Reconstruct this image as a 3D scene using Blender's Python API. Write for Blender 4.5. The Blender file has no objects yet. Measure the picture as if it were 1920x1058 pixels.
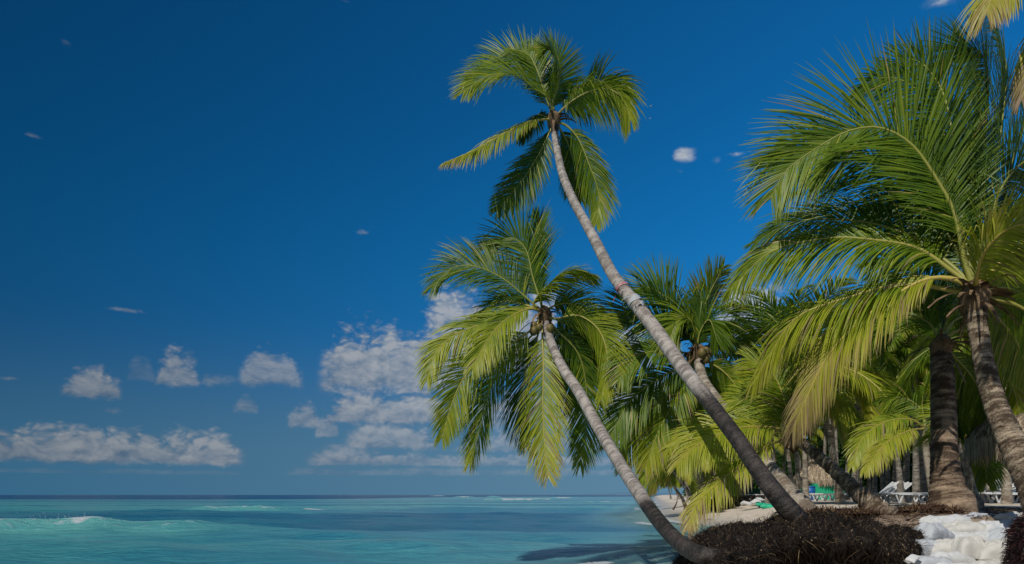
import bpy, math, random
import numpy as np
from mathutils import Vector
R = math.radians
rng = np.random.default_rng(7)
random.seed(7)
C = bpy.context.scene.collection
sc = bpy.context.scene

# ------------------------------------------------------------------ camera
F, HZ, CAMZ = 1400.0, 928.0, 1.6          # focal length and horizon row in photo pixels, eye height
cd = bpy.data.cameras.new('camera'); cam = bpy.data.objects.new('camera', cd); C.objects.link(cam)
cam.location = (0, 0, CAMZ); cam.rotation_euler = (R(90), 0, 0)
cd.sensor_width = 36; cd.lens = 36 * F / 1920; cd.shift_y = (HZ - 529) / 1920
cd.clip_start = .1; cd.clip_end = 120000
sc.camera = cam
sc.view_settings.view_transform = 'Standard'; sc.view_settings.look = 'None'
sc.view_settings.gamma = 1; sc.view_settings.use_curve_mapping = False
sc.view_settings.exposure = 0.0
sc.cycles.max_bounces = 6; sc.cycles.diffuse_bounces = 3; sc.cycles.glossy_bounces = 2
sc.cycles.transparent_max_bounces = 6; sc.cycles.caustics_reflective = False; sc.cycles.caustics_refractive = False
sc.cycles.use_denoising = True

SUN_EL, SUN_DIR = R(46), (0.55, 0.835)     # horizontal direction in which the light travels
sd = bpy.data.lights.new('sun', 'SUN'); sun = bpy.data.objects.new('sun', sd); C.objects.link(sun)
sd.energy = 3.4; sd.angle = R(.53); sd.color = (1, .95, .86)
sv = Vector((SUN_DIR[0] * math.cos(SUN_EL), SUN_DIR[1] * math.cos(SUN_EL), -math.sin(SUN_EL)))
sun.rotation_euler = sv.to_track_quat('-Z', 'Y').to_euler(); sun.location = (-10, -30, 40)

# ------------------------------------------------------------------ node helper
class NT:
    def __init__(s, nt): s.nt = nt; s.N = nt.nodes; s.L = nt.links
    def n(s, typ, **kw):
        d = s.N.new(typ)
        for k, v in kw.items():
            if k == 'ins':
                for i, val in v.items():
                    if isinstance(val, bpy.types.NodeSocket): s.L.new(val, d.inputs[i])
                    else: d.inputs[i].default_value = val
            else: setattr(d, k, v)
        return d
    def m(s, op, a, b=0.0, c=0.0, clamp=False):
        return s.n('ShaderNodeMath', operation=op, use_clamp=clamp, ins={0: a, 1: b, 2: c}).outputs[0]
    def v(s, op, a, b=(0, 0, 0), c=None, out=0):
        i = {0: a, 1: b}
        if c is not None: i[2] = c
        return s.n('ShaderNodeVectorMath', operation=op, ins=i).outputs[out]
    def mix(s, f, a, b, blend='MIX'):
        d = s.n('ShaderNodeMix', data_type='RGBA', blend_type=blend)
        for sock, val in ((d.inputs[0], f), (d.inputs[6], a), (d.inputs[7], b)):
            if isinstance(val, bpy.types.NodeSocket): s.L.new(val, sock)
            else: sock.default_value = val if not isinstance(val, tuple) or len(val) == 4 else (*val, 1)
        return d.outputs[2]
    def noise(s, vec, scale, detail=4, rough=.55, dist=0.0):
        d = s.n('ShaderNodeTexNoise', ins={'Scale': scale, 'Detail': detail, 'Roughness': rough, 'Distortion': dist})
        if vec is not None: s.L.new(vec, d.inputs['Vector'])
        return d.outputs[0]
    def smooth(s, x, lo, hi, a=0.0, b=1.0):
        return s.n('ShaderNodeMapRange', interpolation_type='SMOOTHSTEP', ins={0: x, 1: lo, 2: hi, 3: a, 4: b}).outputs[0]
    def ramp(s, f, stops):
        d = s.n('ShaderNodeValToRGB'); s.L.new(f, d.inputs[0]); e = d.color_ramp.elements
        while len(e) < len(stops): e.new(.5)
        for k, (p, c) in enumerate(stops): e[k].position = p; e[k].color = (*c, 1)
        return d.outputs[0]
    def attr(s, name): return s.n('ShaderNodeAttribute', attribute_name=name)

# ------------------------------------------------------------------ sky
def azel(px, py):
    x = (px - 960) / F; z = (HZ - py) / F
    return math.atan(x), math.atan(z / math.hypot(1, x))
w = bpy.data.worlds.new('World'); sc.world = w; w.use_nodes = True
t = NT(w.node_tree); t.N.clear()
skyn = t.n('ShaderNodeTexSky', sky_type='NISHITA')
skyn.sun_disc = False; skyn.sun_elevation = SUN_EL; skyn.sun_rotation = math.atan2(-SUN_DIR[0], -SUN_DIR[1])
skyn.altitude = 0; skyn.air_density = 1.0; skyn.dust_density = .35; skyn.ozone_density = 3.0
dirv = t.n('ShaderNodeTexCoord').outputs['Generated']
sp = t.n('ShaderNodeSeparateXYZ', ins={0: dirv})
az = t.m('ARCTAN2', sp.outputs[0], sp.outputs[1]); el = t.m('ARCSINE', sp.outputs[2])
# a polarised sky: leftward darkening put into its colour, palest low over the sea
pol = t.m('MULTIPLY_ADD', t.m('COSINE', t.m('SUBTRACT', az, R(90))), .591, .788)
skc = t.mix(1.0, skyn.outputs[0], (.042, .60, .97), 'MULTIPLY')
lowf = t.smooth(el, 0.0, .42, 1.0, 0.0)
skl = t.mix(1.0, skyn.outputs[0], (.152, .31, .594), 'MULTIPLY')
skc = t.mix(t.m('POWER', lowf, 1.6), skc, skl)
skc = t.mix(1.0, skc, t.n('ShaderNodeCombineXYZ', ins={0: pol, 1: pol, 2: pol}).outputs[0], 'MULTIPLY')
ca_ = t.m('COSINE', t.m('SUBTRACT', az, R(90)))
hor = t.n('ShaderNodeCombineXYZ', ins={0: t.m('MULTIPLY_ADD', ca_, .90, .90), 1: t.m('MULTIPLY_ADD', ca_, 1.2, 2.05), 2: t.m('MULTIPLY_ADD', ca_, 1.3, 3.15)}).outputs[0]
skc = t.mix(t.m('POWER', t.smooth(el, 0.0, .24, 1.0, 0.0), 1.3), skc, t.v('MAXIMUM', hor, (.05, .1, .1)))
vec = t.n('ShaderNodeCombineXYZ', ins={0: az, 1: el}).outputs[0]
CL = [(55,256,60,9,.42),(235,583,60,8,.5),(205,768,50,12,.5),(735,645,90,12,.62),(1283,289,27,21,.80),(1378,291,30,8,.55),(1338,302,24,14,.42),(1762,4,75,18,.55),(1275,322,22,14,.38),(120,78,40,14,.3),
      (680,436,26,9,.42),(648,3,30,8,.45),(440,135,22,10,.3),(310,335,24,12,.3),(20,712,60,7,.45),(150,660,60,10,.3),(455,765,30,16,.6),(400,715,60,22,.5),(640,672,60,24,.62),(115,800,40,10,.35),(850,655,60,20,.4)]
acc = None
wn = t.n('ShaderNodeTexNoise', ins={'Vector': vec, 'Scale': 26.0, 'Detail': 3.0}).outputs[1]
wvec = t.v('ADD', vec, t.v('MULTIPLY', t.v('SUBTRACT', wn, (.5, .5, .5)), (.02, .012, 0)))
for (px, py, a, b, s) in CL:
    a0, e0 = azel(px, py); ca = math.cos(a0) ** 2
    sx, sy = 1 / (a / F * ca), 1 / (b / F * math.cos(a0))
    ln = t.v('LENGTH', t.v('MULTIPLY_ADD', wvec, (sx, sy, 0), (-a0 * sx, -e0 * sy, 0)), out=1)
    mm = t.m('MULTIPLY_ADD', ln, -s, s)
    acc = mm if acc is None else t.m('MAXIMUM', acc, mm)
# scattered cumulus carries on round the rest of the horizon
far = t.noise(t.v('MULTIPLY', vec, (3, 9, 1)), 1.0, 3)
side = t.smooth(t.m('ABSOLUTE', az), .62, .8)
band = t.m('MULTIPLY', t.smooth(el, .01, .06), t.smooth(el, .14, .34, 1.0, 0.0))
acc = t.m('MAXIMUM', acc, t.m('MULTIPLY', t.m('MULTIPLY', t.smooth(far, .5, .75), side), band))
nv = t.v('MULTIPLY', vec, (1, 1.7, 1))
nw = t.v('ADD', nv, t.v('MULTIPLY', t.v('SUBTRACT', wn, (.5, .5, .5)), (.03, .03, 0)))
n1 = t.noise(nw, 34, 8, .62); big = t.noise(nw, 13, 3, .5)
n2 = t.noise(t.v('ADD', nw, (-.006, .012, 0)), 34, 6, .62); big2 = t.noise(t.v('ADD', nw, (-.012, .034, 0)), 13, 3, .5)
body = t.m('ADD', t.m('MULTIPLY', n1, 1.15), t.m('MULTIPLY', big, 1.5))
dens = t.m('ADD', t.m('MULTIPLY', acc, 1.55), t.m('ADD', body, -1.66))
dens = t.m('MULTIPLY', t.smooth(dens, -.05, .75), t.smooth(acc, 0.0, .32))
lit = t.m('ADD', t.m('MULTIPLY', t.m('SUBTRACT', n1, n2), 2.2), t.m('MULTIPLY', t.m('SUBTRACT', big, big2), 2.6))
lit = t.m('ADD', lit, t.m('MULTIPLY_ADD', dens, .35, .28), clamp=True)
# cumulus banks with level bases and heaped tops: (left px, right px, base row, height px, strength)
BANKS = [(-60,470,889,9,.16),(520,1260,893,14,.25),(560,1260,876,24,.6),(830,1240,850,40,.6),(560,760,868,30,.6),(-140,475,872,62,.95),(630,840,846,56,.8),(850,1270,806,74,.75),(532,606,806,52,.75),
         (585,640,820,36,.6),(1120,1320,775,95,.85),(590,860,802,70,.95),(580,880,744,128,1.0),(760,1080,706,160,1.0),(1080,1250,696,80,.9),(1320,1490,645,110,.95),(102,240,750,58,.9),(282,384,727,74,.85),
         (232,298,716,54,.3),(436,580,728,66,.75),(430,490,776,30,.4)]
vor = t.n('ShaderNodeTexVoronoi', feature='SMOOTH_F1', ins={'Vector': t.v('MULTIPLY', nw, (62, 62, 1)), 'Scale': 1.0, 'Smoothness': .35}).outputs['Distance']
vor2 = t.n('ShaderNodeTexVoronoi', feature='SMOOTH_F1', ins={'Vector': t.v('MULTIPLY', nw, (150, 150, 1)), 'Scale': 1.0, 'Smoothness': .35}).outputs['Distance']
puff = t.m('ADD', t.m('MULTIPLY_ADD', vor, -.42, .30), t.m('MULTIPLY_ADD', vor2, -.26, .20))
topn = t.m('ADD', puff, t.m('MULTIPLY_ADD', big, 1.6, t.m('MULTIPLY_ADD', n1, .28, -.56)))
basen = t.m('MULTIPLY_ADD', n1, .5, -.25)
for (x0, x1, yb, hh, st) in BANKS:
    a0, a1 = azel(x0, yb)[0], azel(x1, yb)[0]; e0 = azel((x0 + x1) / 2, yb)[1]; eh = azel((x0 + x1) / 2, yb - hh)[1] - e0; aw = min((a1 - a0) * .36, .05)
    rel = t.m('MULTIPLY_ADD', el, 1 / eh, -e0 / eh)
    win = t.m('MULTIPLY', t.smooth(az, a0, a0 + aw), t.smooth(az, a1 - aw, a1, 1.0, 0.0))
    top = t.m('MULTIPLY_ADD', win, .62, t.m('ADD', topn, -.10))
    d_ = t.m('MULTIPLY', t.smooth(t.m('SUBTRACT', top, rel), -.10, .44), t.smooth(t.m('ADD', rel, basen), -.02, .20))
    d_ = t.m('MULTIPLY', t.m('MULTIPLY', d_, t.smooth(win, .02, .4)), st)
    li = t.m('ADD', t.m('MULTIPLY', rel, .62), t.m('ADD', t.m('MULTIPLY', puff, 1.1), t.m('MULTIPLY_ADD', t.m('SUBTRACT', n1, n2), 1.6, .16)), clamp=True)
    lit = t.n('ShaderNodeMix', data_type='FLOAT', ins={0: d_, 2: lit, 3: li}).outputs[0]
    dens = t.m('SUBTRACT', t.m('ADD', dens, d_), t.m('MULTIPLY', dens, d_))
cw = t.mix(lit, (.17, .28, .43), (.57, .61, .67))
cloud_dim = t.m('MULTIPLY_ADD', t.m('COSINE', t.m('SUBTRACT', az, R(90))), .42, .68)  # clouds dimmed towards the left through their colour
cw = t.mix(1.0, cw, t.n('ShaderNodeCombineXYZ', ins={0: cloud_dim, 1: cloud_dim, 2: cloud_dim}).outputs[0], 'MULTIPLY')
SKYS = .10
# out of view near the sun: paler, warm-tinted sky added for neutral fill light
cosg = t.v('DOT_PRODUCT', dirv, (-SUN_DIR[0] * math.cos(SUN_EL), -SUN_DIR[1] * math.cos(SUN_EL), math.sin(SUN_EL)), out=1)
skc = t.mix(t.smooth(cosg, .2, .75), skc, t.mix(1.0, skyn.outputs[0], (.58, .52, .46), 'MULTIPLY'))
cwb = t.mix(1.0, cw, (1 / SKYS, 1 / SKYS, 1 / SKYS), 'MULTIPLY')
skyf = t.mix(t.m('MULTIPLY', dens, .92), skc, cwb)
bg = t.n('ShaderNodeBackground', ins={0: skyf, 1: SKYS})
t.L.new(bg.outputs[0], t.n('ShaderNodeOutputWorld').inputs[0])

# ------------------------------------------------------------------ mesh helpers
def P(px, py, d): return np.array([(px - 960) / F * d, d, CAMZ + (HZ - py) / F * d])
def tag(o, label=None, cat=None, group=None, kind=None):
    for k, v in (('label', label), ('category', cat), ('group', group), ('kind', kind)):
        if v: o[k] = v
    return o
def link(name, data, parent=None, loc=None):
    o = bpy.data.objects.new(name, data); C.objects.link(o)
    if parent is not None: o.parent = parent
    if loc is not None: o.location = loc
    return o
def empty(name, loc, rz=0.0, **kw):
    o = link(name, None, None, tuple(loc)); o.rotation_euler.z = rz; o.empty_display_size = .2
    return tag(o, **kw)
def mesh(name, V, faces, mats, smooth=True, mi=None, attrs=None):
    """faces: list of int arrays (each n x 3 or n x 4)"""
    if not isinstance(faces, (list, tuple)): faces = [faces]
    faces = [np.asarray(f, np.int32) for f in faces if len(f)]
    me = bpy.data.meshes.new(name); V = np.asarray(V, np.float32)
    me.vertices.add(len(V)); me.vertices.foreach_set('co', V.ravel())
    lv = np.concatenate([f.ravel() for f in faces]); nf = sum(len(f) for f in faces)
    sizes = np.concatenate([np.full(len(f), f.shape[1], np.int32) for f in faces])
    starts = np.concatenate([[0], np.cumsum(sizes)[:-1]]).astype(np.int32)
    me.loops.add(len(lv)); me.loops.foreach_set('vertex_index', lv)
    me.polygons.add(nf); me.polygons.foreach_set('loop_start', starts)
    for m in (mats if isinstance(mats, (list, tuple)) else [mats]): me.materials.append(m)
    if mi is not None: me.polygons.foreach_set('material_index', np.asarray(mi, np.int32))
    me.polygons.foreach_set('use_smooth', np.full(nf, smooth))
    for k, a in (attrs or {}).items():
        a = np.asarray(a, np.float32)
        if a.ndim == 1: me.attributes.new(k, 'FLOAT', 'POINT').data.foreach_set('value', a)
        elif a.shape[1] == 3: me.attributes.new(k, 'FLOAT_VECTOR', 'POINT').data.foreach_set('vector', a.ravel())
        else: me.attributes.new(k, 'FLOAT_COLOR', 'POINT').data.foreach_set('color', a.ravel())
    me.update(calc_edges=True); me.validate()
    return me
def grid_faces(nr, nc, wrap=False):
    r = np.arange(nr - 1)[:, None]; c = np.arange(nc if wrap else nc - 1)[None, :]; c2 = (c + 1) % nc
    return np.stack([r * nc + c, r * nc + c2, (r + 1) * nc + c2, (r + 1) * nc + c], -1).reshape(-1, 4)
def nrm(a): return a / np.maximum(np.linalg.norm(a, axis=-1, keepdims=True), 1e-9)
def catmull(pts, n, vals=None):
    pts = np.asarray(pts, float); k = len(pts)
    if k == 2: pts = np.array([pts[0], (pts[0] + pts[1]) / 2, pts[1]]); k = 3
    ext = np.vstack([2 * pts[0] - pts[1], pts, 2 * pts[-1] - pts[-2]])
    u = np.linspace(0, k - 1, 12 * k); i = np.minimum(u.astype(int), k - 2); f = (u - i)[:, None]
    p0, p1, p2, p3 = ext[i], ext[i + 1], ext[i + 2], ext[i + 3]
    c = .5 * (2 * p1 + (p2 - p0) * f + (2 * p0 - 5 * p1 + 4 * p2 - p3) * f ** 2 + (3 * p1 - p0 - 3 * p2 + p3) * f ** 3)
    s = np.concatenate([[0], np.cumsum(np.linalg.norm(np.diff(c[:, :3], axis=0), axis=1))])
    q = np.linspace(0, s[-1], n)
    return np.stack([np.interp(q, s, c[:, j]) for j in range(c.shape[1])], 1), s[-1]
def frames(c):
    T = nrm(np.gradient(c, axis=0)); up = np.array([0, 0, 1.0])
    s0 = np.cross(T[0], up)
    if np.linalg.norm(s0) < .25:
        h = c[-1] - c[0]; h[2] = 0; s0 = np.cross(h + 1e-6, up)
    S = np.zeros_like(c); S[0] = nrm(s0 - T[0] * np.dot(s0, T[0]))
    for i in range(1, len(c)):
        v = S[i - 1] - T[i] * np.dot(S[i - 1], T[i]); S[i] = nrm(v)
    return T, S, np.cross(S, T)
def hash2(ix, iy, seed):
    h = (ix.astype(np.int64) * 374761393 + iy.astype(np.int64) * 668265263 + seed * 974634777) & 0x7fffffff
    h = ((h ^ (h >> 13)) * 1274126177) & 0x7fffffff
    return ((h ^ (h >> 16)) & 0xffff) / 65535.0
def vnoise(x, y, seed=0):
    ix, iy = np.floor(x), np.floor(y); fx, fy = x - ix, y - iy
    fx = fx * fx * (3 - 2 * fx); fy = fy * fy * (3 - 2 * fy)
    a, b, c_, d = hash2(ix, iy, seed), hash2(ix + 1, iy, seed), hash2(ix, iy + 1, seed), hash2(ix + 1, iy + 1, seed)
    return (a + (b - a) * fx) * (1 - fy) + (c_ + (d - c_) * fx) * fy
def fbm(x, y, seed=0, o=4):
    s = 0; a = .5; tot = 0
    for k in range(o): s = s + a * vnoise(x * 2 ** k, y * 2 ** k, seed + k); tot += a; a *= .5
    return s / tot
def sstep(x, a, b): f = np.clip((x - a) / (b - a), 0, 1); return f * f * (3 - 2 * f)

# ------------------------------------------------------------------ materials
def mat(name):
    m = bpy.data.materials.new(name); m.use_nodes = True; t = NT(m.node_tree); t.N.clear()
    t.out = t.n('ShaderNodeOutputMaterial'); return m, t
def principled(t, col, rough=.6, spec=.3, bump=None, dist=.02, strength=1.0):
    b = t.n('ShaderNodeBsdfPrincipled'); i = b.inputs
    for s, v in ((i['Base Color'], col), (i['Roughness'], rough), (i['Specular IOR Level'], spec)):
        if isinstance(v, bpy.types.NodeSocket): t.L.new(v, s)
        else: s.default_value = (*v, 1) if isinstance(v, tuple) and len(v) == 3 else v
    if bump is not None:
        bp = t.n('ShaderNodeBump', ins={'Strength': strength, 'Distance': dist, 'Height': bump}); t.L.new(bp.outputs[0], i['Normal'])
    return b
def done(m, t, b): t.L.new(b.outputs[0], t.out.inputs[0]); return m
def objco(t): return t.n('ShaderNodeTexCoord').outputs['Object']

def simple(name, col, col2=None, scale=8, rough=.6, spec=.3, bump=0.0):
    m, t = mat(name); n = t.noise(objco(t), scale, 5)
    c = t.mix(t.smooth(n, .35, .65), col, col2 or col)
    return done(m, t, principled(t, c, rough, spec, n if bump else None, bump))

def leaf_material(name, trans=.36):
    m, t = mat(name); tone = t.attr('tone').outputs['Fac']
    n = t.noise(objco(t), 2.2, 3)
    f = t.m('ADD', tone, t.m('MULTIPLY_ADD', n, .30, -.15), clamp=True)
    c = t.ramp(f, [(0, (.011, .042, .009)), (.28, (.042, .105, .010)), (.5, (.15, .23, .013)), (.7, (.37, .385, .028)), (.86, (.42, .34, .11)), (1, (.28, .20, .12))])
    b = principled(t, c, .42, .3)
    tr = t.n('ShaderNodeBsdfTranslucent', ins={0: t.mix(1.0, c, (1.0, 1.15, .5), 'MULTIPLY')})
    mx = t.n('ShaderNodeMixShader', ins={0: trans, 1: b.outputs[0], 2: tr.outputs[0]})
    t.L.new(mx.outputs[0], t.out.inputs[0]); return m
LEAF = leaf_material('palm_leaf')
def rib_material():
    m, t = mat('palm_midrib'); tone = t.attr('tone').outputs['Fac']
    c = t.ramp(tone, [(0, (.10, .13, .025)), (.5, (.24, .25, .05)), (.8, (.42, .33, .07)), (1, (.3, .2, .1))])
    return done(m, t, principled(t, c, .45, .4))
RIB = rib_material()

def bark_material(name, light, dark, amount=.5, wetcol=(.022, .018, .016)):
    m, t = mat(name); co = t.attr('bark').outputs['Vector']
    band = t.noise(t.v('MULTIPLY', co, (2.2, 2.2, 13)), 1.0, 5, .6)
    fine = t.noise(t.v('MULTIPLY', co, (30, 30, 55)), 1.0, 4, .65)
    big = t.noise(t.v('MULTIPLY', co, (3, 3, 1.3)), 1.0, 4)
    f = t.m('ADD', t.m('MULTIPLY', band, .75), t.m('MULTIPLY', fine, .35))
    c = t.mix(t.smooth(f, .46 + .16 * (amount - .5), .70 + .1 * (amount - .5)), dark, light)
    c = t.mix(t.smooth(big, .52, .72, 0, .45), c, tuple(x * 1.15 for x in light))
    blot = t.noise(t.v('MULTIPLY', co, (6, 6, 5)), 1.0, 5, .7)
    c = t.mix(t.smooth(blot, .56, .68, 0, .55), c, dark)
    wet = t.attr('wet').outputs['Fac']
    wf = t.smooth(t.m('ADD', wet, t.m('MULTIPLY_ADD', t.m('ADD', band, big), .5, -.5)), .38, .62)
    c = t.mix(wf, c, t.mix(t.smooth(t.m('ADD', t.m('MULTIPLY', band, .6), t.m('MULTIPLY', fine, .6)), .48, .78), tuple(x * .5 for x in wetcol), tuple(x * 3.4 for x in wetcol)))
    ro = t.m('MULTIPLY_ADD', wf, -.38, .88)
    return done(m, t, principled(t, c, ro, .35, t.m('ADD', band, t.m('MULTIPLY', fine, .5)), .03, .9))
BARK_GREY = bark_material('bark_grey', (.43, .39, .36), (.17, .145, .13), .30)
BARK_TAN = bark_material('bark_tan', (.40, .32, .23), (.055, .036, .022), .62)
BARK_BROWN = bark_material('bark_brown', (.34, .25, .17), (.055, .034, .021), .6)
BARK_PALE = bark_material('bark_pale', (.40, .355, .29), (.15, .115, .085), .38)
BARK_FAR = bark_material('bark_far', (.30, .27, .23), (.10, .085, .07), .45)
FIBRE = simple('dry_leaf_sheath', (.085, .055, .032), (.22, .15, .09), 9, .9, .1, .02)
NUT = simple('coconut_husk', (.20, .12, .04), (.11, .10, .03), 6, .5, .3)
def strand_material(name, stops, rough=.8):
    m, t = mat(name); c = t.ramp(t.attr('tone').outputs['Fac'], stops)
    return done(m, t, principled(t, c, rough, .2))
ROOT = strand_material('palm_roots', [(0, (.004, .003, .003)), (.5, (.012, .009, .007)), (.72, (.038, .026, .017)), (.86, (.065, .036, .022)), (1, (.34, .25, .14))], .7)
ROOTRED = strand_material('wet_red_roots', [(0, (.005, .003, .004)), (.5, (.018, .008, .010)), (.85, (.055, .018, .018)), (1, (.16, .09, .06))], .45)
THATCH = strand_material('thatch', [(0, (.12, .088, .06)), (.5, (.28, .22, .155)), (1, (.46, .38, .28))], .9)
LITTER = strand_material('dry_litter', [(0, (.035, .018, .011)), (.6, (.09, .05, .03)), (1, (.26, .19, .11))], .9)

# ------------------------------------------------------------------ terrain
SHORE = np.array([(1.2,-30),(1.2,4),(1.35,8),(1.7,10),(3.2,14.5),(5.3,19),(7.6,24),(10.2,30),(11.7,33),(11.4,36),(9.8,39),(9.6,44),(11.8,60),(16.3,83),(29,150),(61,320),(125,660),(250,1300)])
PLAT = np.array([(90,6.5),(9,10.4),(7.0,11.6),(5.6,11.7),(4.9,11.8),(4.6,12.1),(4.75,12.8),(5.0,14.2),(6.3,17.5),(9.3,24),(13.4,34),(17.0,43),(20.5,52),(20.8,56),(18.2,61),(23.5,83),(36,150),(69,320),(135,660),(262,1300)])
def pdist(x, y, poly):
    best = np.full(x.shape, 1e9)
    for a, b in zip(poly[:-1], poly[1:]):
        d = b - a; tt = np.clip(((x - a[0]) * d[0] + (y - a[1]) * d[1]) / (d @ d), 0, 1)
        best = np.minimum(best, np.hypot(x - a[0] - tt * d[0], y - a[1] - tt * d[1]))
    return best
def inside(x, y, poly):
    c = np.zeros(x.shape, bool)
    for a, b in zip(poly, np.roll(poly, -1, 0)):
        cond = (a[1] > y) != (b[1] > y)
        xi = a[0] + (y - a[1]) * (b[0] - a[0]) / (b[1] - a[1] + 1e-12)
        c ^= cond & (x < xi)
    return c
LANDP = np.vstack([SHORE, [(3000, 1300), (3000, -30)]]); PLATP = np.vstack([PLAT, [(3000, 1300), (3000, 6.5)]])
def height(x, y, detail=True):
    x = np.asarray(x, float); y = np.asarray(y, float)
    wob = (fbm(x * .25, y * .12, 11, 3) - .5) * np.clip(y * .02, .15, 1.6)
    xs = x + wob
    d1 = pdist(xs, y, SHORE); d2 = pdist(xs, y, PLAT); land = inside(xs, y, LANDP); plat = inside(xs, y, PLATP)
    f = d1 / (d1 + d2 + 1e-6); f = f * (.40 + .60 * f)
    z = np.where(land, 1.28 * np.clip(f, 0, 1), -np.minimum(.085 * d1, 2.5))
    z = np.where(plat, 1.28 + .05 * np.clip(d2 / 8, 0, 1), z)
    if detail:
        a = np.where(plat, 1.0, np.where(land, .45, .6))
        z = z + a * (.10 * (fbm(x * .5, y * .5, 3, 4) - .5) * (np.clip(d2, 0, 2) / 2 * .8 + .2) + .035 * (fbm(x * 3, y * 3, 5, 3) - .5))
    return z
def hz(x, y): return float(height(np.array([x]), np.array([y]))[0])
ang = np.concatenate([np.linspace(-120, -8, 45), np.arange(-7, 52, .16), np.linspace(52, 140, 60)])
rad = 1.5 * 1.0175 ** np.arange(0, 386)
A, Rr = np.meshgrid(np.radians(ang), rad)
X, Y = np.sin(A) * Rr, np.cos(A) * Rr
Z = height(X, Y)
def sand_material():
    m, t = mat('beach_sand'); co = objco(t)
    g = t.n('ShaderNodeNewGeometry'); z = t.n('ShaderNodeSeparateXYZ', ins={0: g.outputs['Position']}).outputs[2]
    n = t.noise(co, 1.4, 6, .62); n2 = t.noise(co, 60, 3, .7); n3 = t.noise(co, 9, 5, .7)
    c = t.mix(t.smooth(n, .3, .7), (.53, .455, .37), (.63, .56, .47))
    c = t.mix(t.smooth(n2, .55, .8, 0, .35), c, (.26, .19, .13))
    lit = t.attr('litter').outputs['Fac']
    c = t.mix(t.m('MULTIPLY', t.smooth(t.m('ADD', n3, t.m('MULTIPLY', lit, .5)), .52, .78), lit), c, (.13, .083, .055))
    c = t.mix(t.m('MULTIPLY', lit, .45), c, (.30, .215, .15))
    wet = t.smooth(t.m('ADD', z, t.m('MULTIPLY_ADD', n, .16, -.08)), .02, .40, 1, 0)
    c = t.mix(wet, c, (.40, .375, .325))
    return done(m, t, principled(t, c, t.m('MULTIPLY_ADD', wet, -.55, .95), .25, t.m('ADD', n3, t.m('MULTIPLY', n2, .4)), .03, .6))
lit = np.zeros_like(X)
for (lx, ly, lr, s) in ((4.6, 12.5, 2.2, 1), (5.8, 12.3, 1.8, .9), (3.9, 10.8, 2, 1), (7.4, 12.2, 2.2, .8), (5.5, 10.7, 1.6, .8), (8.5, 11, 3, .5), (14, 26, 6, .4)):
    lit = np.maximum(lit, s * np.exp(-((X - lx) ** 2 + (Y - ly) ** 2) / lr ** 2))
lit = np.maximum(lit, sstep(Y - .6 * X, 24, 40) * .35 * (X > .4 * Y) + .25 * sstep(Y, 40, 60) * (X > .42 * Y))
beach = link('beach', mesh('beach', np.stack([X, Y, Z], -1).reshape(-1, 3), grid_faces(*X.shape), sand_material(), attrs={'litter': lit.ravel()}))
tag(beach, 'pale sand beach and sandy bank under the palms', kind='structure')

# ------------------------------------------------------------------ sea
ang = np.concatenate([np.linspace(-180, -42, 50), np.arange(-41, 41, .2), np.linspace(41, 180, 50)])
rad = np.concatenate([np.linspace(.5, 11, 25), 11.2 * 1.0095 ** np.arange(0, 470), np.geomspace(970, 60000, 60)])
A, Rr = np.meshgrid(np.radians(ang), rad)
X, Y = np.sin(A) * Rr, np.cos(A) * Rr
bed = np.where(Rr < 700, height(X, Y, False), -2.5)
shal = np.clip(-bed, 0, 3)
amp = sstep(shal, 0.0, .7) * np.clip(60 / (Rr + 1), .0, 1) ** .35 * (Rr < 1500)
Zs = np.zeros_like(X)
rw = np.random.default_rng(3)
for k in range(26):
    lam = rw.uniform(1.2, 9); th = rw.normal(math.pi / 2 - .12, .38); kk = 2 * math.pi / lam
    vis = np.clip((lam / (Rr * .022 + .05) - 1), 0, 1)
    Zs += .0058 * lam ** .75 * np.sin(kk * (X * math.cos(th) + Y * math.sin(th)) + rw.uniform(0, 6.28)) * amp * vis
foam = np.zeros_like(X); face = np.zeros_like(X)
def breaker(x0, x1, yc, slope, h, wid, fx0, fx1, fs):
    global Zs, foam, face
    e = sstep(X, x0 - 3, x0 + 1) * (1 - sstep(X, x1 - (x1 - x0) * .5, x1 + 2))
    c = yc + slope * (X - x0) + 1.6 * (fbm(X * .16, X * 0, 21, 3) - .5) * wid * .8
    dd = (Y - c) / wid
    prof = np.where(dd < 0, np.exp(-(dd / .38) ** 2), np.exp(-(dd / 1.3) ** 2))
    hh = h * (.65 + .7 * fbm(X * .5, X * 0 + 3, 31, 3))
    Zs = Zs + e * hh * prof
    face = np.maximum(face, e * np.where(dd < 0, np.exp(-(dd / 1.5) ** 2), np.exp(-(dd / .4) ** 2)))
    fe = sstep(X, fx0 - .8, fx0 + .5) * (1 - sstep(X, fx1 - .7, fx1 + .6))
    foam = np.maximum(foam, fs * fe * np.where(dd < 0, np.exp(-(dd / .5) ** 2), np.exp(-(dd / .22) ** 2)) * (.45 + .75 * fbm(X * 1.3, Y * 1.3, 61, 3)))
    foam = np.maximum(foam, .45 * fs * e * np.where(dd < 0, np.exp(-(dd / .5) ** 2), np.exp(-(dd / .2) ** 2)))
breaker(-27, -7, 30.3, .10, .40, 2.2, -19.0, -17.6, 1.0)
breaker(-32, -20, 78, -.1, .34, 3.5, -21.4, -19.2, 1.1)
breaker(-16, -7.2, 520, 0, 0.9, 14, -36, -26, 0)
for (px0, px1, d, hgt) in ((940, 1000, 210, .5), (1003, 1030, 235, .45), (1045, 1068, 330, .55), (862, 880, 480, .6), (815, 832, 900, .8), (1100, 1190, 160, .2)):
    x0, x1 = (px0 - 960) / F * d, (px1 - 960) / F * d
    breaker(x0 - (x1 - x0) * .5, x1 + (x1 - x0), d, .02, hgt, d * .022, x0, x1, 1.15 if hgt > .3 else .6)
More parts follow.
